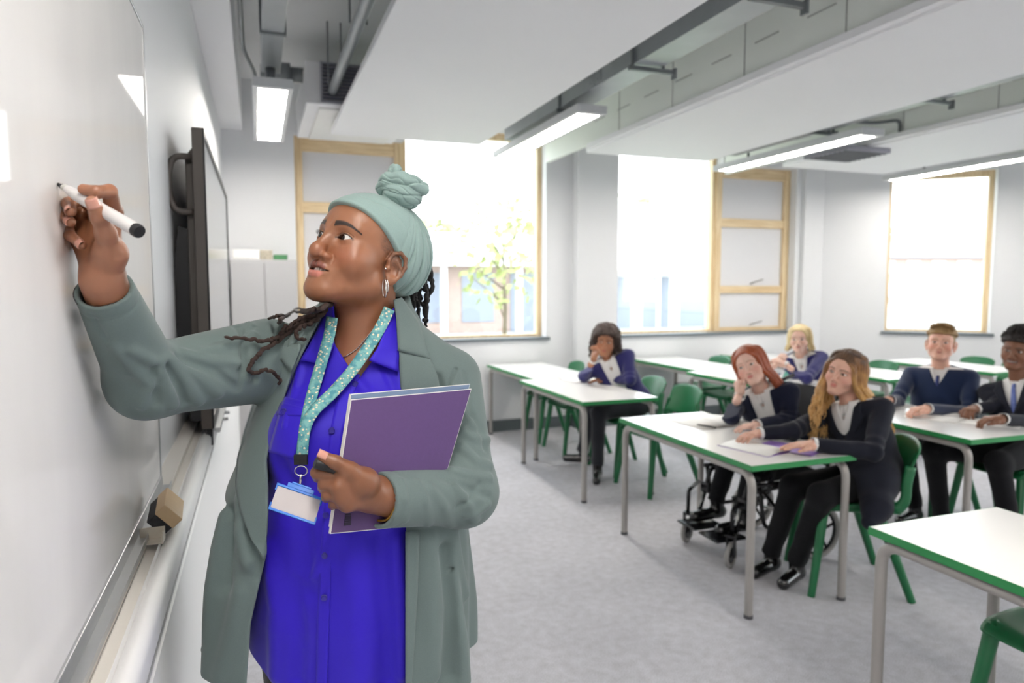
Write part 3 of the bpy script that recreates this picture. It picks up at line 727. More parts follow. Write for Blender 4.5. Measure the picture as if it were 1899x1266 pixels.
def vnoise(P, s, seed=0):
    """cheap smooth noise, about -1..1"""
    q = P*s; r = np.zeros(len(P), F32); rng = np.random.RandomState(seed)
    for k in range(6):
        w = rng.normal(size=3); w = w/np.linalg.norm(w)*(.7+.5*k); ph = rng.rand()*6.28; w2 = rng.normal(size=3)
        r += np.sin(q@w.astype(F32)+ph+1.3*np.sin(q@w2.astype(F32)*.8+ph*2))/(1+.35*k)
    return r/3.2
CORN = np.array([[i, j, k] for i in (0, 1) for j in (0, 1) for k in (0, 1)])
EDG = [(0, 4), (1, 5), (2, 6), (3, 7), (0, 2), (1, 3), (4, 6), (5, 7), (0, 1), (2, 3), (4, 5), (6, 7)]
def sdf_mesh(fn, lo, hi, h, slack=1.5, B=5, chunk=400000, newton=True):
    """sparse surface nets: returns vertices and quads of fn(P) = 0"""
    lo, hi = np.array(lo, float), np.array(hi, float); nb = np.maximum(np.ceil((hi-lo)/(h*B)).astype(int), 1)
    def ev(P):
        out = np.empty(len(P), F32)
        for s in range(0, len(P), chunk): out[s:s+chunk] = fn(P[s:s+chunk].astype(F32))
        return out
    # coarse pass in two steps
    CB = 4; nc = np.maximum(np.ceil(nb/CB).astype(int), 1)
    g = np.stack(np.meshgrid(*[np.arange(n) for n in nc], indexing='ij'), -1).reshape(-1, 3)
    d = ev(lo+(g+.5)*h*B*CB); g = g[np.abs(d) < h*B*CB*.87*slack+.002]
    sub = np.stack(np.meshgrid(*[np.arange(CB)]*3, indexing='ij'), -1).reshape(-1, 3)
    g = (g[:, None]*CB+sub).reshape(-1, 3); g = g[(g < nb).all(1)]
    d = ev(lo+(g+.5)*h*B); g = g[np.abs(d) < h*B*.87*slack+.001]
    loc = np.stack(np.meshgrid(*[np.arange(B+1)]*3, indexing='ij'), -1)          # B+1 corners
    vals = np.empty((len(g), B+1, B+1, B+1), F32); step = max(1, chunk//(B+1)**3)
    for s in range(0, len(g), step):
        gg = g[s:s+step]; P = lo+(gg[:, None]*B+loc.reshape(1, -1, 3))*h
        vals[s:s+step] = fn(P.reshape(-1, 3).astype(F32)).reshape(-1, B+1, B+1, B+1)
    cv = np.stack([vals[:, a:a+B, b:b+B, c:c+B] for a, b, c in CORN], -1)         # (n,B,B,B,8)
    act = (cv.min(-1) < 0) & (cv.max(-1) >= 0); bi, ci, cj, ck = np.nonzero(act)
    cell = g[bi]*B+np.stack([ci, cj, ck], -1); c8 = cv[act]
    dims = nb*B+2; cid = (cell[:, 0]*dims[1]+cell[:, 1])*dims[2]+cell[:, 2]
    acc = np.zeros((len(cid), 3)); cnt = np.zeros(len(cid))
    for a, b in EDG:
        x, y = c8[:, a], c8[:, b]; m = (x < 0) != (y < 0); t = np.where(m, x/np.where(m, x-y, 1), 0)
        acc += np.where(m[:, None], CORN[a]+(CORN[b]-CORN[a])*t[:, None], 0); cnt += m
    Vv = lo+(cell+acc/cnt[:, None])*h
    order = np.argsort(cid); sid = cid[order]
    quads = []
    for ax in range(3):
        sl = [slice(0, B)]*3; s2 = list(sl); s2[ax] = slice(1, B+1)
        A = vals[:, sl[0], sl[1], sl[2]]; Bv = vals[:, s2[0], s2[1], s2[2]]
        m = (A < 0) != (Bv < 0); b_, i_, j_, k_ = np.nonzero(m); flip = A[m] < 0
        base = g[b_]*B+np.stack([i_, j_, k_], -1); u, w = [(1, 2), (2, 0), (0, 1)][ax]
        cs = []
        for du, dw in ((1, 1), (0, 1), (0, 0), (1, 0)):
            c = base.copy(); c[:, u] -= du; c[:, w] -= dw
            q = (c[:, 0]*dims[1]+c[:, 1])*dims[2]+c[:, 2]; p = np.searchsorted(sid, q); p = np.minimum(p, len(sid)-1)
            ok = (sid[p] == q) & (c >= 0).all(1); cs.append(np.where(ok, order[p], -1))
        Q = np.stack(cs, -1); good = (Q >= 0).all(1); Q = Q[good]; fl = flip[good]
        Q[~fl] = Q[~fl][:, ::-1]; quads.append(Q)
    Q = np.concatenate(quads)
    if newton:
        e = h*.5; d0 = ev(Vv); G = np.stack([ev(Vv+np.eye(3)[i]*e)-d0 for i in range(3)], -1)/e
        n2 = np.maximum((G*G).sum(1), .25); stp = np.clip(d0/n2, -h, h); Vv = Vv-G*stp[:, None]*.9
    return Vv, Q
def mesh_np(name, V, Q, m, parent=None, col=None, smooth=True):
    me = bpy.data.meshes.new(name); n = len(Q)
    me.vertices.add(len(V)); me.vertices.foreach_set('co', np.ascontiguousarray(V, F32).ravel())
    me.loops.add(n*4); me.loops.foreach_set('vertex_index', np.ascontiguousarray(Q, np.int32).ravel())
    me.polygons.add(n); me.polygons.foreach_set('loop_start', np.arange(0, n*4, 4, dtype=np.int32)); me.polygons.foreach_set('loop_total', np.full(n, 4, np.int32))
    me.update(calc_edges=True); me.validate()
    if smooth: me.polygons.foreach_set('use_smooth', np.ones(len(me.polygons), bool))
    if col is not None:
        a = me.color_attributes.new('Col', 'FLOAT_COLOR', 'POINT'); a.data.foreach_set('color', np.concatenate([col, np.ones((len(col), 1))], 1).astype(F32).ravel())
    o = bpy.data.objects.new(name, me); COL.objects.link(o); me.materials.append(m)
    if parent is not None: attach(o, parent)
    return o
def sdf_obj(name, fn, lo, hi, h, m, parent=None, colf=None, slack=1.5):
    V, Q = sdf_mesh(fn, lo, hi, h, slack)
    return mesh_np(name, V, Q, m, parent, colf(V.astype(F32)) if colf else None)
def join_np(parts):
    Vs, Qs, Cs, n = [], [], [], 0
    for V, Q, C in parts: Vs.append(V); Qs.append(Q+n); Cs.append(C); n += len(V)
    return np.concatenate(Vs), np.concatenate(Qs), np.concatenate(Cs)
def to_px(P):
    c = (P-EYE)@RW; return CX+FPX*c[:, 0]/c[:, 2], CY-FPX*c[:, 1]/c[:, 2], c[:, 2]
def trace(pxy, fn, d0, lift=0, d1=None):
    """points where the rays through pixels first come within lift of fn, starting d0 from the camera"""
    pxy = np.asarray(pxy, float); rd = np.stack([(pxy[:, 0]-CX)/FPX, -(pxy[:, 1]-CY)/FPX, np.ones(len(pxy))], -1)@RW.T
    ln = np.linalg.norm(rd, axis=1); t = np.full(len(pxy), float(d0))
    for _ in range(60):
        d = fn((EYE+rd*t[:, None]).astype(F32))-lift; t = t+np.clip(d*.8/ln, -.02, .05)
        if d1: t = np.minimum(t, d1)
    return EYE+rd*t[:, None]
def sm(x, a, b):
    t = np.clip((x-a)/(b-a), 0, 1); return t*t*(3-2*t)
def interp(x, tab):
    t = np.array(tab, float); o = np.argsort(t[:, 0]); return np.interp(x, t[o, 0], t[o, 1]).astype(F32)

# ------------------------------------------------------------------ a head in its own frame: x = own left, y = forward, z = up, eyes at z 0
def lipgeo(p):
    lip, smile, gap, mz = p.get('lip', 1), p.get('smile', 0), p.get('gap', 0), -.0650; tp = gap*.5; ly = p.get('lipy', 0)
    cx_ = .0262+.005*smile; cz = mz+.001+.005*smile
    U = ([(0, .0915+ly, mz+.0048*lip+tp), (.006, .0915+ly, mz+.0053*lip+tp), (.014, .0880+ly, mz+.0040*lip+tp*.8), (cx_, .0765, cz+.0006)], [.0034*lip, .0038*lip, .0034*lip, .0016])
    L_ = ([(0, .0900+ly, mz-.0058*lip-tp), (.010, .0885+ly, mz-.0050*lip-tp), (.018, .0835+ly*.5, mz-.0030*lip-tp*.6), (cx_, .0762, cz-.0006)], [.0048*lip, .0044*lip, .0032*lip, .0016])
    return cx_, cz, U, L_
def head_fn(P, p):
    """p: dict of shape numbers"""
    g = p.get; X = np.abs(P[:, 0]); S_ = P.copy(); S_[:, 0] = X                   # symmetric copy
    jw, ck, nw, lip = g('jaw', 1), g('cheek', 1), g('nose', 1), g('lip', 1)
    d = s_ell(P, (0, -.016, .034), (.0745, .096, .078))
    d = smin(d, s_ell(P, (0, .036, .028), (.0590, .0545, .046)), .03)
    d = smin(d, s_ell(S_, (.012, .034, -.030), (.050*ck, .050, .062)), .03)
    d = smin(d, s_cone(P, (0, .026, -.064), (0, .065, -.0910), .040*jw, .020), .03)
    d = smin(d, s_cone(S_, (.046*jw, .0, -.060), (.016, .070, -.0965), .017, .014), .028)
    d = smin(d, s_sph(S_, (.042*ck, .054, -.034), .023*ck), .022)
    d = smin(d, s_cone(S_, (.012, .0835, .0205), (.044, .068, .021), .0085, .0075), .014)
    # sockets, eyelids
    ex, ey = .0315, g('eye_y', .0715)
    d = smax(d, -s_ell(S_, (ex+.0005, .097, .000), (.0165, .0185, .0125)), .012)
    # nose
    nl = g('nose_len', 1)
    d = smin(d, s_cone(P, (0, .0865, .008), (0, .0975+.004*nl, -.029), .0064*nw, .0082*nw), .013)
    d = smin(d, s_sph(P, (0, .1000+.003*nl, -.0365), .0106*nw), .009)
    d = smin(d, s_ell(S_, (.0130*nw, .0920, -.0405), (.0078*nw, .0105, .0078)), .005)
    d = d+.0014*np.exp(-(s_chain(S_, [(.0190*nw, .091, -.030), (.0225*nw, .083, -.040), (.0215*nw, .083, -.050)], [0, 0, 0])/.0018)**2)
    d = smax(d, -s_ell(S_, (.0066*nw, .0995, -.0492), (.0042*nw, .0062, .0045)), .003)
    # lids
    el = s_ell(S_, (ex, ey, 0), (.0150, .0142, .0138)); d = smin(d, el, .005)
    u = S_[:, 0]-ex; w = P[:, 2]-.0012*(u/.0135); op = g('eye_open', .86)
    cu = np.maximum(1-(u/.0142)**2, -.6); up = .0056*op*cu+.0004; dn = -.0046*op*cu-.0004
    cut = np.maximum(np.maximum(w-up, dn-w), ey+.003-P[:, 1])
    cut = np.maximum(cut, np.abs(u)-.0142)
    d = smax(d, -cut, .0015)
    d = d+.0016*np.exp(-((w-up-.0040)/.0011)**2)*(np.abs(u) < .016)*(P[:, 1] > .06)       # crease over the lid
    # mouth
    mz, smile, gap = -.0650, g('smile', 0), g('gap', .0)
    cx_, cz, UL, LL = lipgeo(p)
    d = smin(d, s_ell(P, (0, .0705, mz+.002), (.032, .0215, .024)), .016)
    tp = gap*.5
    d = smin(d, s_chain(S_, UL[0], UL[1], .003), .0035)
    d = smin(d, s_chain(S_, LL[0], LL[1], .003), .0035)
    mid = mz+(cz-mz)*np.minimum(1, (X/cx_)**2)
    opn = np.maximum(np.abs(P[:, 2]-mid)-(.0005+tp*np.maximum(0, 1-(X/cx_)**2)), np.maximum(X-cx_, .077-P[:, 1]))
    d = smax(d, -opn, .002)
    d = d+.0010*np.exp(-(P[:, 0]/.0042)**2)*np.exp(-((P[:, 2]+.0545)/.005)**2)*(P[:, 1] > .07)      # philtrum
    # chin
    d = smin(d, s_sph(P, (0, .0740, -.0960), .0150), .018)
    if g('smile', 0):
        d = d+.0016*smile*np.exp(-(s_chain(S_, [(.023, .09, -.046), (.033, .078, -.062)], [0, 0])/.003)**2)
    # ears
    E = (S_-V3(.0700, -.012, -.016))@rotm(z=.30, x=-.05)/F32(g('ear_s', 1.12))
    if g('ears', 1):
        e = s_ell(E, (.0045, 0, .002), (.0042, .0160, .0270))
        e = smin(e, s_chain(E, [(.008, .010, -.004), (.009, .0150, .010), (.010, .010, .024), (.0115, -.003, .0290), (.0125, -.0150, .0220), (.0125, -.0185, .006), (.011, -.0150, -.010), (.008, -.007, -.022)], [.0022, .003, .0032, .0034, .0036, .0036, .0034, .0042], .003), .004)
        e = smin(e, s_ell(E, (.006, -.001, -.0245), (.0042, .0085, .0090)), .005)
        e = smin(e, s_chain(E, [(.0085, -.010, -.010), (.0085, -.0105, .004), (.008, -.004, .014)], [.0022, .0025, .0022], .003), .004)
        e = smax(e, -s_ell(E, (.0105, .001, -.004), (.0065, .0085, .0115)), .004)
        e = smin(e, s_sph(E, (.0065, .0115, -.005), .0045), .004)
        d = smin(d, e*F32(1.1), .005)
    return d
def head_col(P, p):
    """albedo per vertex: skin, lips, brows, lid line"""
    g = p.get; n = len(P); skin = np.array(g('skin'), F32); C = np.tile(skin, (n, 1)); X = np.abs(P[:, 0])
    def mixc(mask, c):
        nonlocal C; C = C*(1-mask[:, None])+np.array(c, F32)*mask[:, None]
    front = (P[:, 1] > .045)
    bl = np.array(g('blush', tuple(skin*V3(1.08, .90, .88))), F32)
    mixc(.6*front*np.exp(-(((X-.045)/.022)**2+((P[:, 2]+.032)/.020)**2)), bl)
    mixc(.28*np.exp(-((X/.016)**2+((P[:, 2]+.040)/.014)**2+((P[:, 1]-.11)/.03)**2)), bl)
    gap = g('gap', 0); mz = -.0650; tp = gap*.5; cx_, cz, UL, LL = lipgeo(p)
    S_ = P.copy(); S_[:, 0] = X; du = s_chain(S_, UL[0], UL[1], .003); dl = s_chain(S_, LL[0], LL[1], .003)
    mixc(1-sm(du, .0004, .0016), g('lip_up', g('lipc'))); mixc(1-sm(dl, .0004, .0016), g('lipc'))
    mixc((1-sm(P[:, 1], .082, .087))*(X < cx_-.002)*(np.abs(P[:, 2]-mz) < .004+tp)*(P[:, 1] > .06), (.03, .012, .012))
    # brows
    bt = np.clip((X-.013)/.043, 0, 1); bz = .0195+.0060*np.sin(np.minimum(bt*1.25, 1.25)*1.9)-.0105*bt**2+g('brow_z', 0); bw = .0038*(1-bt*.72)*g('brow_w', 1)
    br = (1-sm(np.abs(P[:, 2]-bz)/np.maximum(bw, .0004), .6, 1.25))*(P[:, 1] > .03)*(X > .0125)*(X < .057)
    mixc(br*g('brow_a', .9), g('browc'))
    # lid line and shadow colour
    u = X-.0315; op = g('eye_open', .86); w = P[:, 2]-.0012*(u/.0135); cu = np.maximum(1-(u/.0142)**2, -.6)
    up = .0056*op*cu+.0004; dn = -.0046*op*cu-.0004
    ln = g('liner', .5)
    mixc(ln*np.exp(-((w-up-.0004)/.0017)**2)*(np.abs(u) < .0170)*front, (.02, .012, .01))
    mixc(ln*.55*np.exp(-((w-dn)/.0012)**2)*(np.abs(u) < .0150)*front, (.03, .018, .014))
    if g('shadow'): mixc(.65*np.exp(-((w-up-.0035)/.0022)**2)*np.exp(-(u/.012)**2)*front, g('shadow'))
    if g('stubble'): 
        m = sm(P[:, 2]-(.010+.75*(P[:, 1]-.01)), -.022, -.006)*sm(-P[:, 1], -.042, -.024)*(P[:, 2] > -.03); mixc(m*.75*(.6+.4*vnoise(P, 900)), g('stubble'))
    if g('freckle'): mixc(.28*front*(vnoise(P, 520, 3) > .62)*np.exp(-((P[:, 2]+.03)/.03)**2), skin*V3(.8, .62, .5))
    return np.clip(C, 0, 1)
M_eyew = mat('eye_white', (.80, .77, .74), .12, var=.02, scale=200)
M_iris = {}
M_pupil = mat('pupil', (.006, .005, .005), .06)
M_teeth = mat('teeth', (.78, .74, .68), .2, var=.02)
def eyes(frame, head_parent, p, gaze):
    """frame = (origin, R) head to world; gaze: direction in head space"""
    o, R = frame; ey = p.get('eye_y', .0715); g = np.array(gaze, float); g /= np.linalg.norm(g); ir = p.get('iris', (.05, .025, .012))
    key = 'iris_%d' % int(sum(ir)*1e4); mi = mat(key, ir, .1, var=.3, scale=900)
    for s in (-1, 1):
        c = np.array([s*.0315, ey, 0.])
        up = np.array([0, 0, 1.]); xx = np.cross(up, g); xx /= np.linalg.norm(xx); yy = np.cross(g, xx)
        bm = BM(); bmesh.ops.create_uvsphere(bm, u_segments=28, v_segments=20, radius=.01225)
        M = np.array([xx, yy, g]).T; Rw = R@M
        for v in bm.verts: v.co = Vector(o+R@c+Rw@np.array(v.co))
        for f in bm.faces: f.smooth = True
        e = obj('eye', bm, M_eyew); attach(e, head_parent)
        for nm, r, dz, m in (('iris', .0060, .0001, mi), ('pupil', .0026, .0003, M_pupil)):
            bm = BM(); vs = []
            R0 = .01225+dz
            ring = [[Vector(o+R@c+Rw@np.array([R0*math.sin(a)*math.cos(b), R0*math.sin(a)*math.sin(b), R0*math.cos(a)])) for b in np.linspace(0, 2*PI, 21)[:-1]] for a in (math.asin(r/R0), math.asin(r/R0)*.5)]
            v0 = [bm.verts.new(q) for q in ring[0]]; v1 = [bm.verts.new(q) for q in ring[1]]; c0 = bm.verts.new(Vector(o+R@c+Rw@np.array([0, 0, R0])))
            for k in range(20):
                bm.faces.new((v0[k], v0[(k+1) % 20], v1[(k+1) % 20], v1[k])); bm.faces.new((v1[k], v1[(k+1) % 20], c0))
            q = obj(nm, bm, m, smooth=True); q.parent = e
            q.matrix_parent_inverse = e.matrix_parent_inverse.copy() if False else Matrix.Identity(4)
            # the eye carries the thing's inverse already; undo nothing: e has identity local transform
def teeth(frame, head_parent, p, w=.019, z=-.0655, n=8):
    o, R = frame; bm = BM()
    for k in range(n):
        a = (k-(n-1)/2)/((n-1)/2); x = a*w; y = .0865-.010*a*a
        h = .0042 if abs(a) > .3 else .0050
        vs = obox(bm, o+R@np.array([x, y, z]), R[:, 0], R[:, 1], R[:, 2], w/n*.93, .0028, h)
    attach(obj('teeth', bm, M_teeth, bevel=.0012), head_parent)

# ------------------------------------------------------------------ hands
def hand_fn(P, H):
    """H: wrist, forearm, mcp[4], fingers[4] = [pip, dip, tip], thumb = [cmc, mcp, ip, tip], s = size"""
    s = H.get('s', 1); W = np.array(H['wrist'], float); fr = H['fr'] if 'fr' in H else [.0092, .0084, .0075, .0066]
    d = s_cone(P, H['fore'], W, H.get('rf', .033)*s, H.get('rw', .0255)*s)
    M = [np.array(m, float) for m in H['mcp']]
    k = .016*s
    for i, m in enumerate(M):
        base = W+(m-W)*.18; d = smin(d, s_cone(P, base, m, .0165*s, .0118*s), k)
    for a, b in zip(M, M[1:]): d = smin(d, s_cone(P, a, b, .0108*s, .0108*s), .006*s)
    T = [np.array(t, float) for t in H['thumb']]
    d = smin(d, s_cone(P, W+(T[0]-W)*.4, T[0], .017*s, .0175*s), k)
    d = smin(d, s_cone(P, T[0], T[1], .0175*s, .0120*s), k)
    d = smin(d, s_cone(P, T[0], (M[0]+W)/2, .0150*s, .0130*s), k)
    d = smin(d, s_chain(P, T[1:], [.0118*s, .0105*s, .0082*s], .004*s), .008*s)
    for i, (m, f) in enumerate(zip(M, H['fingers'])):
        q = [1, 1.03, 1, .87][i]*s; e = s_chain(P, [m]+[np.array(x, float) for x in f], [.0112*q, .0096*q, .0084*q, .0070*q], .003*s)
        d = smin(d, e, .0035*s)
    return d
def hand_col(P, H, skin, pale=None, nail=None):
    C = np.tile(np.array(skin, F32), (len(P), 1))
    if pale is not None and 'palmn' in H:
        n = np.array(H['palmn'], F32); c = (np.array(H['wrist'])+np.mean(H['mcp'], 0))/2
        m = sm((P-c.astype(F32))@n, -.004, .012); C = C*(1-.55*m[:, None])+np.array(pale, F32)*.55*m[:, None]
    for f in [H['fingers'][i][-2:] for i in range(4)]+[H['thumb'][-2:]]:
        k = np.exp(-(_l(P-V3(*f[0]))/.010)**2)*.22; C = C*(1-k[:, None]*.9)
    return C
def nails(H, parent, m, outs, sc=1, idx=(0, 1, 2, 3, 4)):
    """a small curved plate on each finger tip, facing outs[i]"""
    tips = [H['fingers'][i][-2:] for i in range(4)]+[H['thumb'][-2:]]
    for i in idx:
        a, b = np.array(tips[i][0], float), np.array(tips[i][1], float); ax = (b-a)/np.linalg.norm(b-a)
        n = np.array(outs[i], float); n = n-ax*(n@ax); n /= np.linalg.norm(n); sd = np.cross(ax, n); s = H.get('s', 1)*sc
        r = (.0074 if i < 4 else .0086)*s; L = (.0125 if i < 4 else .0145)*s; bm = BM(); c = b-ax*.0025
        grid_mesh(bm, lambda u, v: tuple(c+ax*((u-.22)*L)+(n*math.cos((v-.5)*2.0)+sd*math.sin((v-.5)*2.0)*1.0)*(r*(1.02-.10*max(0, u-.6)*(1 if u > .6 else 0)))), 6, 7)
        attach(obj('fingernail', bm, m, solid=.0007, smooth=True), parent)
# ================================================================== the teacher
def skinm(name, rough=.42, spec=.45, sss=.12):
    return mat(name, (1, 1, 1), rough, var=.05, scale=60, vcol=True, bump=.12, bscale=900, spec=spec, sss=sss)
M_skinT = skinm('skin_deep_brown', .36, .6, .08)
def fabric(name, c, rough=.8, scale=900, bump=.25, sheen=.25, c2=None, var=.06):
    return mat(name, c, rough, var=var, scale=scale/3, bump=bump, bscale=scale, sheen=sheen, c2=c2, spec=.25)
M_coat = fabric('sage_jersey', srgb(104, 119, 118), .78, 1500, .22, .15)
M_shirt = fabric('royal_blue_cotton', srgb(52, 30, 196), .55, 1400, .10, .1, var=.03)
M_wrap = fabric('pale_sage_jersey', srgb(146, 170, 166), .8, 1500, .2, .2)
M_lanyb = mat('badge_blue', srgb(36, 116, 214), .3)
M_loc = mat('brown_locs', srgb(74, 52, 44), .75, c2=srgb(40, 30, 28), scale=400, bump=.8, bscale=1500)
M_locd = mat('dark_locs', srgb(34, 30, 32), .6, c2=srgb(18, 16, 18), scale=400, bump=.8, bscale=1500)
M_silverj = mat('silver_jewellery', srgb(225, 222, 218), .15, 1)
M_nail = mat('nail_pink', srgb(208, 150, 132), .18, coat=.6)
M_nailw = mat('nail_tip', srgb(226, 210, 180), .2, coat=.5)

T_O = np.array([.1949, 1.3636, 1.5604])
T_R = np.array([[.54298, -.76363, .34934], [-.83323, -.54165, .11109], [-.10439, .3514, .93039]])
T_S = 1.03
def Tw(p): return T_O+T_R@(np.array(p, float)*T_S)
def Tl(P): return ((P-T_O.astype(F32))@T_R.astype(F32))/F32(T_S)
skinT = np.array(srgb(156, 104, 74), F32)
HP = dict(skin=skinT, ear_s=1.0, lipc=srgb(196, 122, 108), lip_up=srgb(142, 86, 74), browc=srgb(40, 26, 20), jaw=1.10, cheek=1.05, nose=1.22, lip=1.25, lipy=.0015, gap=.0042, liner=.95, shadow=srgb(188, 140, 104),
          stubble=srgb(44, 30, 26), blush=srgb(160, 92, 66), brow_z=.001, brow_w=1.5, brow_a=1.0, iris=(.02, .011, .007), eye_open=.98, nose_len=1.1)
# joints
sR, eR, wR = at(497, 668, 1.33), at(273, 706, 1.13), at(193, 536, .965)
sL, eL, wL = at(832, 704, 1.37), at(860, 912, 1.285), at(702, 927, 1.125)
UA = np.array([RW[0, 0], RW[1, 0], 0]); WA = np.array([RW[0, 2], RW[1, 2], 0]); WA /= np.linalg.norm(WA)      # sideways and away, horizontal
U_ = UA.astype(F32); W_ = WA.astype(F32)
def zof(py, d=1.25): return float(at(680, py, d)[2])
def upx(px, d=1.3): return (px-CX)/FPX*d
# loft tables: z, centre sideways, half width, centre depth, half depth
def loft(P, T, pw=2.2):
    z = P[:, 2]; u = P@U_-interp(z, [(t[0], t[1]) for t in T]); w = P@W_-interp(z, [(t[0], t[3]) for t in T])
    a = interp(z, [(t[0], t[2]) for t in T]); b = interp(z, [(t[0], t[4]) for t in T])
    r = (np.abs(u/a)**pw+np.abs(w/b)**pw)**(1/pw)
    return (r-1)*np.minimum(a, b)*.92
TS = [(.70, -.318, .188, 1.335, .165), (.80, -.318, .190, 1.335, .170), (.90, -.316, .188, 1.33, .176), (1.00, -.310, .184, 1.33, .176), (1.08, -.302, .176, 1.335, .170), (1.16, -.292, .166, 1.34, .156),
      (1.24, -.283, .166, 1.345, .140), (1.31, -.280, .160, 1.36, .112), (1.36, -.278, .135, 1.375, .090), (1.40, -.276, .09, 1.385, .07), (1.44, -.274, .05, 1.39, .05)]
TC = [(.60, -.350, .268, 1.34, .208), (.76, -.342, .258, 1.34, .206), (.85, -.335, .250, 1.34, .204), (.95, -.334, .244, 1.34, .202), (1.03, -.330, .236, 1.34, .196), (1.12, -.322, .220, 1.345, .184), (1.20, -.306, .204, 1.35, .164),
      (1.28, -.292, .192, 1.362, .138), (1.34, -.284, .168, 1.372, .114), (1.385, -.286, .140, 1.385, .094), (1.42, -.292, .110, 1.392, .084), (1.46, -.293, .088, 1.395, .078), (1.50, -.293, .078, 1.395, .07)]
NK = at(668, 640, 1.375)                                                            # base of the neck
def torso_skin(P):
    d = loft(P, [(t[0], t[1], t[2]-.012, t[3], t[4]-.014) for t in TS], 2.1)
    d = smax(d, P[:, 2]-1.40, .02)
    return smin(d, s_cone(P, NK-V3(0, 0, .02), Tw((0, -.030, -.050)), .060, .056), .035)
def shirt_vol(P):
    d = loft(P, TS)
    b1, b2 = at(590, 815, 1.275), at(735, 815, 1.30)
    d = smin(d, s_sph(P, b1, .078), .07); d = smin(d, s_sph(P, b2, .078), .07)
    return smin(d, s_cone(P, sR*.75+sL*.25, sL*.8+sR*.2, .052, .052), .05)
# ---- folds: list of (polyline points, radius of influence, height)
def folds(P, F, d):
    for pts, w, a in F:
        e = None
        for p, q in zip(pts, pts[1:]):
            x = s_cone(P, p, q, 0, 0); e = x if e is None else np.minimum(e, x)
        m = e < 3*w
        if m.any(): d[m] = d[m]-FA*a*np.exp(-(e[m]/w)**2)
    return d
# sleeves
def seg(P, a, b):
    a, b = V3(*a), V3(*b); ab = b-a; t = (P-a)@ab/float(ab@ab); return t
def sleeve_R(P):
    d = s_cone(P, sR, eR, .080, .058); d = smin(d, s_cone(P, eR, wR, .056, .0375), .03)
    t = seg(P, eR, wR); d = np.where(t > 1.0, np.maximum(d, (t-1.0)*float(np.linalg.norm(wR-eR))), d)
    return d
def sleeve_L(P):
    d = s_cone(P, sL, eL, .064, .059); d = smin(d, s_cone(P, eL, wL, .058, .045), .03)
    t = seg(P, eL, wL); d = np.where(t > 1.0, np.maximum(d, (t-1.0)*float(np.linalg.norm(wL-eL))), d)
    return d
def coat_vol(P):
    d = loft(P, TC)
    d = smin(d, s_cone(P, sR*.8+sL*.2, sL*.85+sR*.15, .062, .062), .05)
    return d
def A_(px, py, d): return at(px, py, d)
def TRc(pts, d0=.8, lift=0):                                                        # trace on coat with sleeves
    return trace(pts, lambda P: np.minimum(np.minimum(coat_vol(P), sleeve_R(P)), sleeve_L(P)), d0, lift)
FOLD = []; FA = 1.8
def fold(pts, w, a, d0=.8): FOLD.append((list(TRc(pts, d0)), w, a))
# right sleeve creases fanning from the elbow bend and the armpit
fold([(318, 668), (345, 705), (368, 745)], .008, .007); fold([(322, 672), (372, 700), (405, 730)], .008, .006); fold([(300, 680), (312, 720), (322, 752)], .007, .006)
fold([(292, 690), (270, 725), (262, 752)], .007, .005); fold([(345, 655), (400, 668), (440, 672)], .008, .005); fold([(330, 664), (400, 690), (438, 720)], .007, -.004)
fold([(306, 676), (330, 715), (342, 748)], .006, -.006); fold([(285, 680), (288, 718), (290, 748)], .006, -.005)
fold([(245, 650), (285, 672), (312, 664)], .008, .005); fold([(210, 640), (250, 690), (285, 715)], .009, .004); fold([(170, 585), (205, 640), (240, 690)], .0035, -.002)
fold([(440, 605), (452, 640), (450, 690)], .006, -.004); fold([(462, 600), (470, 640), (462, 700)], .007, .004); fold([(375, 650), (425, 640), (470, 620)], .007, .004)
fold([(470, 606), (450, 640), (444, 690), (443, 724)], .004, -.0025); fold([(869, 650), (845, 685), (828, 724)], .0035, -.0025)
# left sleeve
fold([(862, 800), (880, 812), (905, 815)], .007, .005); fold([(858, 830), (885, 855), (908, 862)], .007, .006); fold([(838, 872), (875, 880), (908, 885)], .007, .006)
fold([(820, 885), (862, 905), (905, 920)], .007, -.004); fold([(845, 900), (868, 935), (880, 965)], .008, .006); fold([(800, 905), (825, 940), (835, 975)], .007, .004)
fold([(868, 760), (888, 790), (900, 830)], .007, -.004); fold([(745, 890), (752, 925), (750, 965)], .006, .003); fold([(776, 895), (790, 930), (795, 972)], .006, .0035)
fold([(846, 735), (866, 770), (880, 790)], .007, .004); fold([(860, 690), (868, 740), (872, 770)], .005, -.003)
fold([(890, 900), (872, 925), (850, 940)], .006, -.005); fold([(905, 935), (885, 950), (865, 955)], .006, .004)
# coat body
fold([(430, 830), (455, 905), (450, 985), (463, 1040)], .014, .010); fold([(462, 980), (474, 1030), (482, 1070)], .012, -.006); fold([(440, 860), (432, 960), (420, 1080)], .016, -.008)
fold([(420, 960), (400, 1080), (388, 1240)], .016, .010); fold([(448, 1100), (430, 1180), (415, 1250)], .016, .008); fold([(835, 980), (848, 1040), (862, 1100)], .012, .009)
fold([(790, 1000), (800, 1100), (806, 1250)], .016, .009); fold([(822, 1020), (832, 1120), (835, 1250)], .014, -.010); fold([(470, 700), (455, 780), (446, 840)], .008, -.005)
fold([(762, 690), (790, 720), (815, 735)], .010, .004); fold([(810, 700), (826, 750), (828, 800)], .008, -.005); fold([(848, 1060), (838, 1052), (825, 1068)], .004, -.004)
def edgeL(py): return np.interp(py, [540, 575, 620, 655, 700, 760, 800, 854, 942, 1025, 1088, 1156, 1300], [612, 606, 580, 562, 540, 520, 503, 491, 495, 495, 480, 465, 455])
def edgeR(py): return np.interp(py, [540, 562, 600, 650, 728, 800, 986, 1266, 1300], [728, 731, 736, 739, 743, 748, 753, 752, 752])
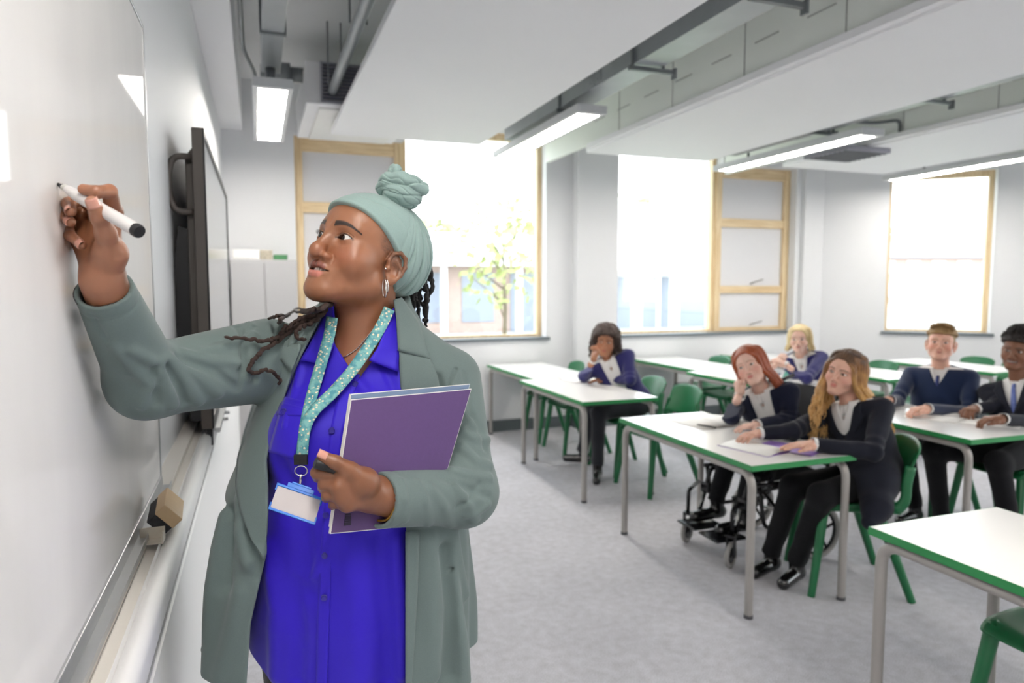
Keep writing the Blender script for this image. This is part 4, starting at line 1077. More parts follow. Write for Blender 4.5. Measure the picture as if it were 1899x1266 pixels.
def coat_fn(P):
    v = coat_vol(P); z = P[:, 2]
    ang = np.arctan2(P@U_+.30, 1.34-P@W_); am = sm(1.12-z, 0, .35)
    v = v+(.009*np.sin(ang*9+1.0+1.2*np.sin(z*7))+.005*np.sin(ang*17+z*5))*am
    px, py, _ = to_px(P.astype(float)); fr = P@W_ < 1.40
    px = px.astype(F32); py = py.astype(F32)
    mpp = 1.2/FPX
    opening = np.maximum((edgeL(py)-px)*mpp, (px-edgeR(py))*mpp).astype(F32)        # negative inside the front opening
    opening = np.where(fr, opening, .3)
    v = folds(P, FOLD, v); shell = np.maximum(v-.0035, -(v+.0085))
    shell = smax(shell, -opening, .004)
    hem = .775+.02*np.sin(ang*2) ; hem = np.where(P@U_ < -.44, .79+.10*(P@U_+.60), .752)
    shell = smax(shell, hem.astype(F32)-z, .005)
    shell = smax(shell, z-1.462-.35*np.maximum(0, (P@W_)-1.36), .004)
    hole = s_cone(P, NK-V3(0, 0, .05), NK+V3(0, 0, .2), .058, .060); shell = smax(shell, -hole, .004)
    sl = folds(P, FOLD, np.minimum(sleeve_R(P), sleeve_L(P)))
    # hollow cuffs
    for a, b, r in ((eR, wR, .0315), (eL, wL, .0385)):
        t = seg(P, a, b); q = s_cone(P, a+(b-a)*.86, a+(b-a)*1.2, r, r); sl = smax(sl, -q, .002)
    d = smin(shell, sl, .016)
    # armhole seams and cuff stitching
    for s, c in ((sR, (1, .15)), (sL, (-1, .1))):
        pass
    for a, b, L in ((eR, wR, .2), (eL, wL, .2)):
        t = seg(P, a, b); ln = float(np.linalg.norm(np.array(b)-np.array(a))); d = d+.0012*np.exp(-(((1-t)*ln-.022)/.003)**2)*(sl < .004)
    return d
TP = tag(bpy.data.objects.new('person', None), 'person in a sage coat and head wrap writing on the whiteboard, holding purple notebooks', 'person'); COL.objects.link(TP)
TP.location = (.14, 1.33, 0)

# ---- hands
HR = dict(wrist=at(191, 520, .955), fore=wR+(eR-wR)*.22, rf=.0305, rw=.0300, s=.98,
    mcp=[at(211, 392, .955), at(184, 392, .985), at(156, 402, 1.0), at(137, 424, 1.0)],
    fingers=[[at(203, 355, .915), at(178, 356, .893), at(155, 351, .893)], [at(150, 366, .955), at(127, 378, .935), at(131, 391, .915)], [at(129, 384, .975), at(114, 398, .945), at(130, 411, .925)], [at(124, 418, .975), at(130, 437, .945), at(152, 454, .925)]],
    thumb=[at(205, 470, .935), at(196, 432, .905), at(184, 402, .885), at(171, 375, .870)], palmn=tuple(-(WA)*.9-UA*.3))
HL = dict(wrist=at(690, 915, 1.115), fore=at(745, 925, 1.15), rf=.034, rw=.031, s=1.0,
    mcp=[at(634, 884, 1.060), at(630, 902, 1.052), at(634, 920, 1.056), at(644, 935, 1.066)],
    fingers=[[at(588, 876, 1.055), at(590, 884, 1.085), at(612, 884, 1.100)], [at(602, 898, 1.058), at(600, 904, 1.090), at(622, 902, 1.104)], [at(608, 916, 1.062), at(606, 921, 1.094), at(628, 918, 1.106)], [at(621, 932, 1.072), at(618, 936, 1.098), at(638, 934, 1.108)]],
    thumb=[at(676, 893, 1.075), at(650, 872, 1.055), at(622, 857, 1.045), at(598, 846, 1.040)])
def head_world(P): return head_fn(Tl(P), HP)*F32(T_S)
def upper_fn(P):
    return smin(head_world(P), torso_skin(P), .030)
parts = []
lo = Tw((0, 0, 0))-np.array([.16, .17, .34]); hi = Tw((0, 0, 0))+np.array([.17, .16, .17])
V, Q = sdf_mesh(lambda P: np.maximum(upper_fn(P), 1.225-P[:, 2]), lo, hi, .00135)
parts.append((V, Q, head_col(Tl(V.astype(F32)), HP)))
palm = srgb(178, 124, 96)
for H in (HR, HL):
    pts = np.array([H['wrist'], H['fore']]+list(H['mcp'])+[x for f in H['fingers'] for x in f]+list(H['thumb'])); lo, hi = pts.min(0)-.045, pts.max(0)+.045
    V, Q = sdf_mesh(lambda P: hand_fn(P, H), lo, hi, .0012); parts.append((V, Q, hand_col(V.astype(F32), H, skinT*V3(.70, .66, .62), palm)))
V, Q, C = join_np(parts); body = mesh_np('body', V, Q, M_skinT, TP, C)
eyes((T_O, T_R*T_S), TP, HP, (-.18, 1, -.10)); teeth((T_O, T_R*T_S), TP, HP, w=.018, z=-.0662)
# eyelashes
bm = BM()
for s in (-1, 1):
    for k in range(17):
        u = -.0125+.0255*k/16; cu = 1-(u/.0142)**2; zz = .0056*HP['eye_open']*cu+.0012*(u/.0135)+.0006; y = .0715+math.sqrt(max(1e-6, 1-(u/.0150)**2))*.0140
        p0 = np.array([s*(.0315+u), y, zz]); out = np.array([s*(u*.35+.001), .0055, .0035+.001*(k % 2)]); 
        tube(bm, [Tw(p0), Tw(p0+out*.30+np.array([0, 0, -.0004])), Tw(p0+out*(.55+.25*(k/16)))], [.00040, .00032, .0001], 4)
attach(obj('eyelashes', bm, M_locd), TP)
nails(HR, TP, M_nail, [UA*.2+V3(0, 0, 1), -WA, -WA, -WA+UA*.3, -WA*.8+UA*.4+V3(0, 0, .2)], 1.0, (1, 2, 3, 4))
nails(HL, TP, M_nail, [UA, UA, UA, UA, V3(0, 0, 1)*.8-WA*.6], 1.0, (4,))

# ---- shirt
FS = []
def sfold(pts, w, a): FS.append((list(trace(pts, shirt_vol, .8)), w, a))
sfold([(560, 660), (548, 720), (530, 790)], .008, .004); sfold([(650, 690), (690, 740), (735, 760)], .010, .005); sfold([(705, 660), (722, 700), (738, 740)], .008, -.004)
sfold([(520, 860), (560, 950), (575, 1100)], .018, -.006); sfold([(640, 1000), (660, 1120), (670, 1260)], .020, .006); sfold([(700, 1000), (715, 1120), (720, 1260)], .016, -.007)
sfold([(500, 1020), (515, 1130), (510, 1250)], .016, .006); sfold([(545, 1080), (556, 1180), (552, 1260)], .012, -.005); sfold([(625, 990), (600, 1040), (570, 1080)], .012, .004); sfold([(735, 1000), (742, 1100), (745, 1250)], .012, .006)
def shirt_fn(P):
    v = shirt_vol(P); z = P[:, 2]; u = P@U_; w = P@W_
    v = v+.0022*np.sin(u*60+3*np.sin(z*6))*sm(1.15-z, 0, .3)
    v = folds(P, FS, v)
    px, py, _ = to_px(P.astype(float))
    vn = np.maximum(np.maximum(np.interp(py, [560, 640, 705], [606, 622, 663])-px, px-np.interp(py, [560, 640, 705], [742, 712, 663])), (py-705)*.5)*1.2/FPX  # neck opening
    vn = np.where(w < 1.36, vn, .3).astype(F32)
    d = np.maximum(v, -(v+.011)); d = smax(d, -vn, .003)
    hem = .765+.0*u+.05*sm(-u, .40, .50)-.02*np.cos(u*9); d = smax(d, hem.astype(F32)-z, .004)
    return smax(d, z-1.43, .003)
shirt = sdf_obj('shirt', shirt_fn, np.array([-.14, .95, .72]), np.array([.48, 1.62, 1.46]), .0032, M_shirt, TP)
def drape(fn, edge_a, edge_b, nu, nv, lift, d0=.8, smooth=4):
    """grid between two pixel polylines laid over fn"""
    def along(pts, t):
        p = np.array(pts, float); s = np.concatenate([[0], np.cumsum(np.linalg.norm(np.diff(p, axis=0), axis=1))]); s /= s[-1]
        return np.stack([np.interp(t, s, p[:, 0]), np.interp(t, s, p[:, 1])], -1)
    t = np.linspace(0, 1, nu); A, B_ = along(edge_a, t), along(edge_b, t)
    g = np.stack([A*(1-v)+B_*v for v in np.linspace(0, 1, nv)], 1)
    L_ = np.asarray(lift(np.linspace(0, 1, nv)) if callable(lift) else np.full(nv, lift)); P = trace(g.reshape(-1, 2), fn, d0, 0).reshape(nu, nv, 3); dp = (P-EYE)@RW[:, 2]; d_0 = dp.copy()
    for _ in range(smooth): dp[1:-1] = (dp[:-2]+dp[1:-1]*2+dp[2:])/4; dp[0] = dp[0]*.5+dp[1]*.5; dp[-1] = dp[-1]*.5+dp[-2]*.5
    P = EYE+(P-EYE)*(dp/d_0)[..., None]
    n = EYE-P; n /= np.linalg.norm(n, axis=-1, keepdims=True); P = P+n*L_[None, :, None]
    bm = BM(); vs = [[bm.verts.new(P[i, j]) for j in range(nv)] for i in range(nu)]
    for i in range(nu-1):
        for j in range(nv-1): bm.faces.new((vs[i][j], vs[i+1][j], vs[i+1][j+1], vs[i][j+1])).smooth = True
    return bm
def draped(name, m, fn, a, b, nu, nv, lift, parent=None, thick=.0018, **k):
    o = obj(name, drape(fn, a, b, nu, nv, lift, **k), m, smooth=True, solid=thick)
    if parent is not None: attach(o, parent)
    return o
skf = lambda P: np.minimum(shirt_vol(P), coat_vol(P)+.004)
draped('shirt_collar', M_shirt, skf, [(602, 572), (589, 610), (574, 640), (557, 668)], [(618, 562), (621, 605), (618, 640), (604, 676)], 24, 8, lambda v: .007+.012*v**2, TP, .003)
draped('shirt_collar', M_shirt, skf, [(742, 560), (742, 610), (741, 650), (738, 690)], [(722, 580), (712, 615), (700, 645), (684, 668)], 24, 8, lambda v: .007+.012*v**2, TP, .003)
draped('placket', M_shirt, shirt_vol, [(640, 690), (624, 740), (612, 800), (604, 900), (596, 1000), (588, 1150), (586, 1280)], [(668, 694), (650, 745), (636, 800), (626, 900), (616, 1000), (610, 1150), (606, 1280)], 50, 5, .0035, TP, .0015)
draped('chest_pocket', M_shirt, shirt_vol, [(523, 745), (508, 800), (497, 838)], [(566, 757), (558, 810), (545, 850)], 16, 10, .0035, TP, .0015)
draped('pocket_flap', M_shirt, shirt_vol, [(528, 735), (519, 750), (512, 770)], [(572, 745), (567, 762), (562, 772)], 8, 10, .0065, TP, .0018)
for px, py in ((615, 798), (526, 762), (604, 955), (602, 1030), (601, 1108), (659, 712)):
    c = trace([(px, py)], shirt_vol, .8, .0060)[0]; n = EYE-c; n /= np.linalg.norm(n); bm = BM()
    tube(bm, [c-n*.001, c+n*.0015], .0056, 16); q = obj('button', bm, mat('button_blue', srgb(48, 36, 150), .25)); attach(q, TP)
    bm = BM(); rt = [c+n*.0016+(np.cross(n, [0, 0, 1])*math.cos(a)+np.array([0, 0, 1])*math.sin(a))*.0042 for a in np.linspace(0, 2*PI, 17)[:-1]]; tube(bm, rt, .0008, 5, closed=True)
    w = obj('button_rim', bm, MATS['button_blue']); w.parent = q

# ---- coat
coat = sdf_obj('coat', coat_fn, np.array([-.33, .80, .70]), np.array([.56, 1.70, 1.52]), .0029, M_coat, TP, slack=1.9)
cvf = lambda P: np.minimum(coat_vol(P)-.0035, np.minimum(sleeve_R(P)+.01, sleeve_L(P)+.01))
cv = lambda P: coat_vol(P)-.0035
draped('lapel', M_coat, cv, [(604, 572), (585, 608), (566, 645), (542, 690), (522, 752), (505, 798), (494, 852), (497, 905), (497, 950), (495, 990), (490, 1035)], [(585, 578), (548, 622), (520, 640), (492, 690), (470, 745), (453, 800), (441, 850), (438, 900), (447, 950), (467, 1000), (489, 1036)], 80, 12, lambda v: .004+.010*v, TP, .004)
draped('lapel', M_coat, cv, [(731, 556), (737, 600), (740, 650), (744, 720), (748, 790), (752, 850)], [(752, 560), (788, 640), (800, 668), (812, 700), (818, 740), (812, 860)], 60, 12, lambda v: .004+.010*v, TP, .004)
draped('lapel_peak', M_coat, cv, [(512, 622), (520, 640), (516, 660)], [(513, 623), (560, 640), (540, 690)], 12, 8, .016, TP, .003)
draped('coat_collar', M_coat, cv, [(604, 566), (575, 596), (560, 625)], [(596, 560), (548, 596), (531, 648)], 20, 8, lambda v: .012+.006*v, TP, .004)
draped('coat_collar', M_coat, cv, [(730, 556), (735, 590), (738, 650)], [(744, 552), (776, 596), (797, 666)], 20, 8, lambda v: .012+.006*v, TP, .004)
draped('button_hole', mat('thread_dark', srgb(40, 52, 52), .8), cv, [(448, 955), (467, 953)], [(448, 958), (467, 956)], 8, 3, .006, TP, .001)
draped('front_facing', M_coat, cv, [(752, 985), (752, 1130), (752, 1285)], [(778, 985), (774, 1100), (763, 1285)], 30, 5, .0045, TP, .002)
# trousers and shoes below the picture
M_trT = fabric('black_trousers', srgb(28, 28, 32), .8, 900)
def trous(P):
    h = np.array([.165, 1.33, .78]); d = None
    for s in (-1, 1):
        a = h+UA*(s*.085)*1.0; k = a+np.array([0, 0, -.33]); f = a+np.array([0, 0, -.69])+UA*s*.02
        e = smin(s_cone(P, a, k, .098, .070), s_cone(P, k, f, .070, .055), .03); d = e if d is None else smin(d, e, .02)
    return d
sdf_obj('trousers', trous, np.array([-.12, 1.1, .0]), np.array([.45, 1.6, .92]), .008, M_trT, TP)
for s in (-1, 1):
    c = np.array([.165, 1.33, 0])+UA*(s*.105)
    sdf_obj('shoe', lambda P: np.maximum(smin(s_cone(P, c+np.array([0, 0, .05]), c-WA*.14+np.array([0, 0, .03]), .045, .034), s_cone(P, c+np.array([0, 0, .05]), c+np.array([0, 0, .10]), .045, .042), .02), .004-P[:, 2]), c-.22, c+.22, .006, M_black, TP)

# ---- head wrap
def wrap_fn(P):
    L_ = Tl(P); X = np.abs(L_[:, 0]); y, z = L_[:, 1], L_[:, 2]
    d = s_ell(L_, (0, -.026, .038), (.0830, .1160, .0820)); d = smin(d, s_ell(L_, (0, .032, .033), (.0650, .0630, .0500)), .03)
    d = smin(d, s_ell(L_, (.006, -.066, .000), (.062, .066, .056)), .04)
    line = np.interp(y, [-.14, -.11, -.085, -.055, -.036, -.012, .004, .031, .053, .073, .09], [-.02, -.035, -.05, -.052, -.035, .008, .018, .034, .046, .057, .063]).astype(F32)
    cutd = (line-z)*.72
    # gathers behind, radiating from the knot
    k = np.arctan2(L_[:, 0]*1.0+.0, -(y+.0)+.012); bk = sm(-y, .0, .05)
    rr = _l(L_-V3(.01, -.01, .12)); fan = np.arctan2(y+.035, z-.13)
    g1 = 1-np.abs(np.sin(fan*11+1.0*np.sin(rr*38)+.6)); g2 = 1-np.abs(np.sin(fan*19+1.7*np.sin(rr*30)+2))
    d = d+bk*(.0062*g1**3+.0032*g2**3-.0016)
    g3 = 1-np.abs(np.sin((z*.8-y*.55)*75+.8*np.sin(X*60))); d = d+(1-bk)*.0016*g3**4
    d = smax(d, cutd, .004)
    edge = np.exp(-((z-line-.004)/.004)**2)*.0012; d = d-edge
    inner = s_ell(L_, (0, -.016, .034), (.0740, .095, .077)); d = smax(d, -(inner+.002), .002)
    return d*F32(T_S)
def coilpts(c, r, n, tilt, ph=0, rise=0):
    R = rotm(*tilt); return [np.array(c)+R@np.array([r*math.cos(ph+2*PI*t/n), r*math.sin(ph+2*PI*t/n), rise*t/n]) for t in range(n+1)]
def knot_fn(P):
    L_ = Tl(P); c0 = np.array([.030, -.010, .134])
    def rope(pts, r, f):
        d = None; 
        for i, (a, b) in enumerate(zip(pts, pts[1:])):
            e = s_cone(L_, a, b, r, r); d = e if d is None else smin(d, e, .006)
        return d
    d = s_ell(L_, c0+np.array([.002, 0, -.006]), (.041, .036, .026))
    d = smin(d, rope([c0+np.array(v) for v in ((-.034, .018, -.002), (-.012, .030, .008), (.016, .026, .014), (.034, .010, .012), (.036, -.010, .012), (.020, -.022, .018), (.004, -.014, .022))], .0135, 0), .0025)
    Bp = [c0+np.array([-.020, .012, .024])+rotm(1.2, .35, .4)@np.array([.0125*math.cos(a), .0125*math.sin(a), 0]) for a in np.linspace(-.6, 5.2, 12)]; d = smin(d, rope(Bp, .0105, 0), .0015)
    d = smin(d, rope([c0+np.array(v) for v in ((-.040, .010, .004), (-.034, .022, .010), (-.020, .028, .012))], .0075, 0), .002)
    q = L_-V3(*c0); th = np.arctan2(q[:, 1], q[:, 0]); ph = np.arctan2(q[:, 2], _l(q[:, :2])-.026)
    k1 = 1-np.abs(np.sin(ph*2.6+th*1.2+.9*np.sin(th*2)+1)); k2 = 1-np.abs(np.sin(ph*4.7-th*1.6+.5*np.sin(th*5)))
    d = d+.0034*k1**4+.0022*k2**4-.0008
    return d*F32(T_S)
wr = sdf_obj('head_wrap', wrap_fn, Tw((0, 0, .03))-.16, Tw((0, 0, .03))+.16, .0018, M_wrap, TP, slack=1.8)
kn = sdf_obj('knot', knot_fn, Tw((.02, -.01, .15))-.075, Tw((.02, -.01, .15))+.075, .0015, M_wrap, None, slack=1.8); kn.parent = wr
# ---- locs
def loc_strand(pts, r0, m, nm='loc', seed=0, par=TP):
    rnd = random.Random(seed); p = spline(pts, 9); n = len(p); rs = [r0*(1-.35*i/n)*(1+.22*math.sin(i*1.7+seed)+.1*rnd.uniform(-1, 1)) for i in range(n)]; rs[-1] *= .6
    p = [np.array(q)+np.array([rnd.gauss(0, 1) for _ in range(3)])*r0*.34 for q in p]
    bm = BM(); tube(bm, p, rs, 8); o = obj(nm, bm, m, smooth=True, sub=1); attach(o, par); return o
locbase = lambda P: np.minimum(np.minimum(coat_vol(P), sleeve_R(P)), torso_skin(P))
for i, pts in enumerate((
    [(614, 560), (582, 575), (549, 572), (536, 585), (522, 584), (498, 590)], [(609, 572), (579, 589), (562, 595), (536, 608), (516, 622), (496, 632), (460, 628), (416, 627)],
    [(604, 576), (580, 596), (555, 608), (548, 624), (568, 631)], [(580, 588), (540, 612), (506, 638), (483, 652), (469, 671), (461, 686), (476, 691), (496, 686), (514, 698), (519, 712)],
    [(600, 570), (566, 578), (545, 578), (524, 588), (519, 598)], [(612, 564), (590, 580), (560, 590), (540, 600), (520, 612)])):
    lift = .012+.006*(i % 3); q = trace(pts, locbase, .8, lift); loc_strand(q, .0050, M_loc, seed=i)
for i, (x0, x1, y1, dd) in enumerate(((748, 745, 600, 1.44), (757, 752, 575, 1.42), (764, 768, 598, 1.45), (770, 760, 580, 1.43), (776, 778, 605, 1.46), (782, 789, 585, 1.47), (788, 785, 598, 1.45), (794, 796, 520, 1.46), (796, 791, 606, 1.47), (742, 738, 590, 1.43), (752, 756, 602, 1.46), (768, 772, 560, 1.42), (790, 794, 560, 1.48), (760, 748, 608, 1.47))):
    y0 = 500+3*(i % 4) if x0 < 785 else 495; pts = [at(x0, y0, dd-.015), at(x0+4*math.sin(i), y0+.33*(y1-y0), dd), at((x0+x1)/2+6*math.cos(i*2), y0+.66*(y1-y0), dd+.005), at(x1, y1, dd)]
    loc_strand(pts, .0062, M_locd, seed=20+i)
# ---- jewellery
bm = BM(); c = at(713, 534, 1.285); tube(bm, [c+(WA*.35-UA*.25)/.43*math.cos(a)*.0085+np.array([0, 0, math.sin(a)*.0175]) for a in np.linspace(0, 2*PI, 33)[:-1]], .0011, 6, closed=True)
attach(obj('hoop_earring', bm, M_silverj, smooth=True), TP)
bm = BM(); c = at(717, 530, 1.290); tube(bm, [c+(WA*.35-UA*.25)/.43*math.cos(a)*.006+np.array([0, 0, math.sin(a)*.012]) for a in np.linspace(0, 2*PI, 33)[:-1]], .0012, 6, closed=True)
attach(obj('hoop_earring', bm, M_silverj, smooth=True), TP)
bm = BM(); bmesh.ops.create_icosphere(bm, subdivisions=2, radius=.0022, matrix=Matrix.Translation(trace([(715, 498)], head_world, 1.1, .001)[0])); attach(obj('ear_stud', bm, M_silverj, smooth=True), TP)
nb = trace([(x, y) for x, y in ((614, 668), (630, 666), (648, 656), (662, 646), (678, 628), (700, 600))], torso_skin, .9, .0015); bm = BM(); tube(bm, spline(nb, 6), .0010, 5); attach(obj('necklace', bm, M_silverj, smooth=True), TP)
# watch strap inside the right cuff, bangle at the left one
bm = BM(); ax = (wR-eR)/np.linalg.norm(wR-eR); n1 = np.cross(ax, [0, 0, 1.]); n1 /= np.linalg.norm(n1); n2 = np.cross(ax, n1); c = at(190, 546, .972)
grid_mesh(bm, lambda u, v: tuple(c+ax*(v-.5)*.018+(n1*math.cos(u*2*PI)+n2*math.sin(u*2*PI))*.0325), 33, 4); attach(obj('watch_strap', bm, M_black, smooth=True, solid=.003), TP)
ax = (wL-eL)/np.linalg.norm(wL-eL); n1 = np.cross(ax, [0, 0, 1.]); n1 /= np.linalg.norm(n1); n2 = np.cross(ax, n1); c = wL-ax*.010
bm = BM(); grid_mesh(bm, lambda u, v: tuple(c+ax*(v-.5)*.012+(n1*math.cos(u*2*PI)+n2*math.sin(u*2*PI))*.0335), 33, 3); attach(obj('bracelet', bm, mat('gold_black', srgb(24, 20, 16), .3, .3, c2=srgb(200, 150, 50), scale=420), smooth=True, solid=.003), TP)

# ================================================================== things she holds and wears
tip, end = at(107, 341, .921), at(259, 430, .862); ax = (end-tip)/np.linalg.norm(end-tip); Lp = np.linalg.norm(end-tip)
t = thing('marker_pen', 'white whiteboard marker with black tip and end cap in the raised hand', 'marker pen', tuple(tip))
def rod(nm, segs, m, par, n=20):
    bm = BM(); tube(bm, [tip+ax*s for s, r in segs], [r for s, r in segs], n); o = obj(nm, bm, m, smooth=True, sharp=.6); attach(o, par); return o
rod('barrel', [(.020, .0050), (.024, .0062), (.040, .0072), (.0405, .0080), (.085, .0083), (Lp-.008, .0086)], mat('marker_white', srgb(214, 212, 212), .3), t)
rod('nib', [(0, .0016), (.002, .0024), (.009, .0026), (.0095, .0038), (.012, .0040)], M_black, t)
rod('nib_holder', [(.012, .0040), (.014, .0046), (.0205, .0052)], mat('marker_grip', srgb(196, 196, 190), .3), t)
rod('end_cap', [(Lp-.008, .0087), (Lp-.002, .0087), (Lp, .0080)], M_black, t)
# marker cap in her left hand
a, b = at(584, 857, 1.038), at(622, 868, 1.052); bm = BM(); tube(bm, [a, a+(b-a)*.06, b], [.0078, .0090, .0090], 18)
t = tag(obj('marker_cover', bm, M_black, smooth=True, sharp=.6), 'black marker cap pinched between thumb and finger above the notebooks', 'marker cap')
# notebooks: two, slightly fanned, held against the body
M_purple = mat('purple_cover', srgb(88, 62, 114), .55, var=.05, scale=200, bump=.1, bscale=700)
M_pages = mat('page_edges', srgb(232, 230, 226), .7, var=.05, scale=900, stretch=(1, 1, 12))
M_bluec = mat('blue_grey_cover', srgb(110, 130, 160), .6)
def notebook(name, label, corners, nrm, th, m, lab=False):
    """corners: bottom left, bottom right, top right, top left (the pages between two covers)"""
    c = np.array(corners, float); t = thing(name, label, 'notebook', tuple(c.mean(0)), 0, 'exercise books held by the teacher')
    def slab(nm, k0, k1, m, ins=0):
        bm = BM(); ctr = c.mean(0)
        def surf(u, v, k):
            p = (c[0]*(1-u)+c[1]*u)*(1-v)+(c[3]*(1-u)+c[2]*u)*v; p = ctr+(p-ctr)*(1-ins); return p+nrm*(k+.006*math.sin(u*PI)*1.0)
        N_, M2 = 14, 4
        a = [[bm.verts.new(surf(i/(N_-1), j/(M2-1), k0)) for j in range(M2)] for i in range(N_)]; b = [[bm.verts.new(surf(i/(N_-1), j/(M2-1), k1)) for j in range(M2)] for i in range(N_)]
        for g_ in (a, b):
            for i in range(N_-1):
                for j in range(M2-1): bm.faces.new((g_[i][j], g_[i+1][j], g_[i+1][j+1], g_[i][j+1]))
        for i in range(N_-1):
            for j in (0, M2-1): bm.faces.new((a[i][j], a[i+1][j], b[i+1][j], b[i][j]))
        for j in range(M2-1):
            for i in (0, N_-1): bm.faces.new((a[i][j], a[i][j+1], b[i][j+1], b[i][j]))
        o = obj(nm, bm, m); attach(o, t); return o
    slab('front_cover', 0, .0006, m); slab('pages', -th, -.0002, M_pages, -.012); slab('back_cover', -th-.0008, -th-.0002, m)
    return t
nbc = [at(614, 988, 1.085), at(800, 968, 1.20), at(873, 722, 1.235), at(652, 742, 1.120)]
e1, e2 = nbc[1]-nbc[0], nbc[3]-nbc[0]; nn = np.cross(e1, e2); nn /= np.linalg.norm(nn); nn = nn if nn@(EYE-nbc[0]) > 0 else -nn
t1 = notebook('notebook', 'front purple exercise book with creamy page edges held against the coat', nbc, nn, .0062, M_purple)
bm = BM()
for k, (w_, h_) in enumerate(((.010, .0022), (.010, .001), (.010, .0016), (.010, .0010), (.010, .0024), (.010, .001), (.010, .0018))):
    p = nbc[0]+e1*.13+e2*(.055+.0125*k); u1 = e1/np.linalg.norm(e1); u2 = e2/np.linalg.norm(e2); obox(bm, p+nn*.0035, u1, u2, nn, .006, h_*.8, .0003)
attach(obj('barcode', bm, mat('barcode_ink', srgb(40, 28, 56), .6)), t1)
sh = nn*-.0085
notebook('notebook', 'rear exercise book with blue grey cover peeping above the purple one', [p+sh+(e2/np.linalg.norm(e2))*.009+(e1/np.linalg.norm(e1))*(.002 if i in (0, 3) else .002) for i, p in enumerate(nbc)], nn, .0055, M_bluec)

# lanyard with badge
m, N, L, b = nodes('lanyard_print'); M_lany = m
tc = N.new('ShaderNodeTexCoord'); vo = N.new('ShaderNodeTexVoronoi'); vo.inputs['Scale'].default_value = 160; L.new(tc.outputs['Object'], vo.inputs[0])
n1_ = N.new('ShaderNodeTexNoise'); n1_.inputs['Scale'].default_value = 90; n1_.inputs['Detail'].default_value = 5; L.new(tc.outputs['Object'], n1_.inputs[0])
r1 = N.new('ShaderNodeValToRGB'); r1.color_ramp.elements[0].position = .40; r1.color_ramp.elements[0].color = (*srgb(70, 140, 152), 1); r1.color_ramp.elements[1].position = .58; r1.color_ramp.elements[1].color = (*srgb(120, 178, 176), 1); L.new(n1_.outputs[0], r1.inputs[0])
r2_ = N.new('ShaderNodeValToRGB'); r2_.color_ramp.elements[0].position = .27; r2_.color_ramp.elements[0].color = (1, 1, 1, 1); r2_.color_ramp.elements[1].position = .36; r2_.color_ramp.elements[1].color = (0, 0, 0, 1); L.new(vo.outputs['Distance'], r2_.inputs[0])
n2_ = N.new('ShaderNodeTexNoise'); n2_.inputs['Scale'].default_value = 60; L.new(tc.outputs['Object'], n2_.inputs[0])
r3_ = N.new('ShaderNodeValToRGB'); r3_.color_ramp.elements[0].position = .38; r3_.color_ramp.elements[1].position = .46; L.new(n2_.outputs[0], r3_.inputs[0])
mu = N.new('ShaderNodeMath'); mu.operation = 'MULTIPLY'; L.new(r2_.outputs[0], mu.inputs[0]); L.new(r3_.outputs[0], mu.inputs[1])
mx_ = N.new('ShaderNodeMix'); mx_.data_type = 'RGBA'; L.new(mu.outputs[0], mx_.inputs[0]); L.new(r1.outputs[0], mx_.inputs[6]); mx_.inputs[7].default_value = (*srgb(232, 214, 182), 1)
L.new(mx_.outputs[2], b.inputs['Base Color']); b.inputs['Roughness'].default_value = .6
LN = thing('lanyard', 'teal lanyard with cream flecks round the teacher\'s neck, holding a badge', 'lanyard', tuple(at(560, 850, 1.15)))
lf = lambda P: np.minimum(shirt_vol(P), coat_vol(P)+.004)
def ribbon(nm, ctr, w, lift, m=None, tw=0):
    p = np.array(spline([np.array(c, float) for c in ctr], 8)); tn = np.gradient(p, axis=0); tn /= np.linalg.norm(tn, axis=1, keepdims=True); nr = np.stack([-tn[:, 1], tn[:, 0]], -1)
    return draped(nm, m or M_lany, lf, [tuple(q) for q in p-nr*w/2], [tuple(q) for q in p+nr*w/2], len(p), 5, lift, LN, .0014)
ribbon('strap', [(616, 588), (611, 620), (601, 655), (591, 690), (578, 735), (566, 790), (559, 848)], 21, .0205)
ribbon('strap', [(722, 572), (706, 606), (682, 645), (652, 688), (615, 730), (582, 762), (566, 795), (560, 846)], 21, .0225)
cl = trace([(558, 852)], lf, .8, .0225)[0]
bm = BM(); obox(bm, cl, UA, (0, 0, 1), WA, .0115, .0085, .0028); attach(obj('clip_block', bm, M_black, bevel=.001), LN)
rc = cl+np.array([0, 0, -.019]); bm = BM(); tube(bm, [rc+UA*.0105*math.cos(a)+np.array([0, 0, .0085*math.sin(a)]) for a in np.linspace(0, 2*PI, 25)[:-1]], .0011, 6, closed=True); attach(obj('split_ring', bm, M_silverj, smooth=True), LN)
bm = BM(); tube(bm, [rc+np.array([0, 0, -.006]), rc+np.array([0, 0, -.014])-UA*.001, rc+np.array([0, 0, -.030])-UA*.003], [.0028, .0022, .0030], 8); tube(bm, [rc+np.array([0, 0, -.028])+UA*(.003*math.cos(a)-.003)+np.array([0, 0, .007*math.sin(a)]) for a in np.linspace(0, 2*PI, 17)[:-1]], .0009, 6, closed=True); attach(obj('swivel_hook', bm, M_silverj, smooth=True), LN)
bc = [at(x, y, dd) for x, y, dd in ((497, 945, 1.085), (584, 975, 1.085), (600, 922, 1.11), (514, 896, 1.11))]; bu = bc[1]-bc[0]; bv = bc[3]-bc[0]; BW, BH = np.linalg.norm(bu), np.linalg.norm(bv); bu /= BW; bv = bv/BH; bn = np.cross(bu, bv); bn /= np.linalg.norm(bn); bn = bn if bn@(EYE-bc[0]) > 0 else -bn; b0 = sum(bc)/4
bm = BM()
def bb(x0, x1, y0, y1, k0, k1):
    obox(bm, b0+bu*((x0+x1)/2)+bv*((y0+y1)/2)+bn*((k0+k1)/2), bu, bv, bn, (x1-x0)/2, (y1-y0)/2, (k1-k0)/2)
hw, hh = BW/2, BH/2
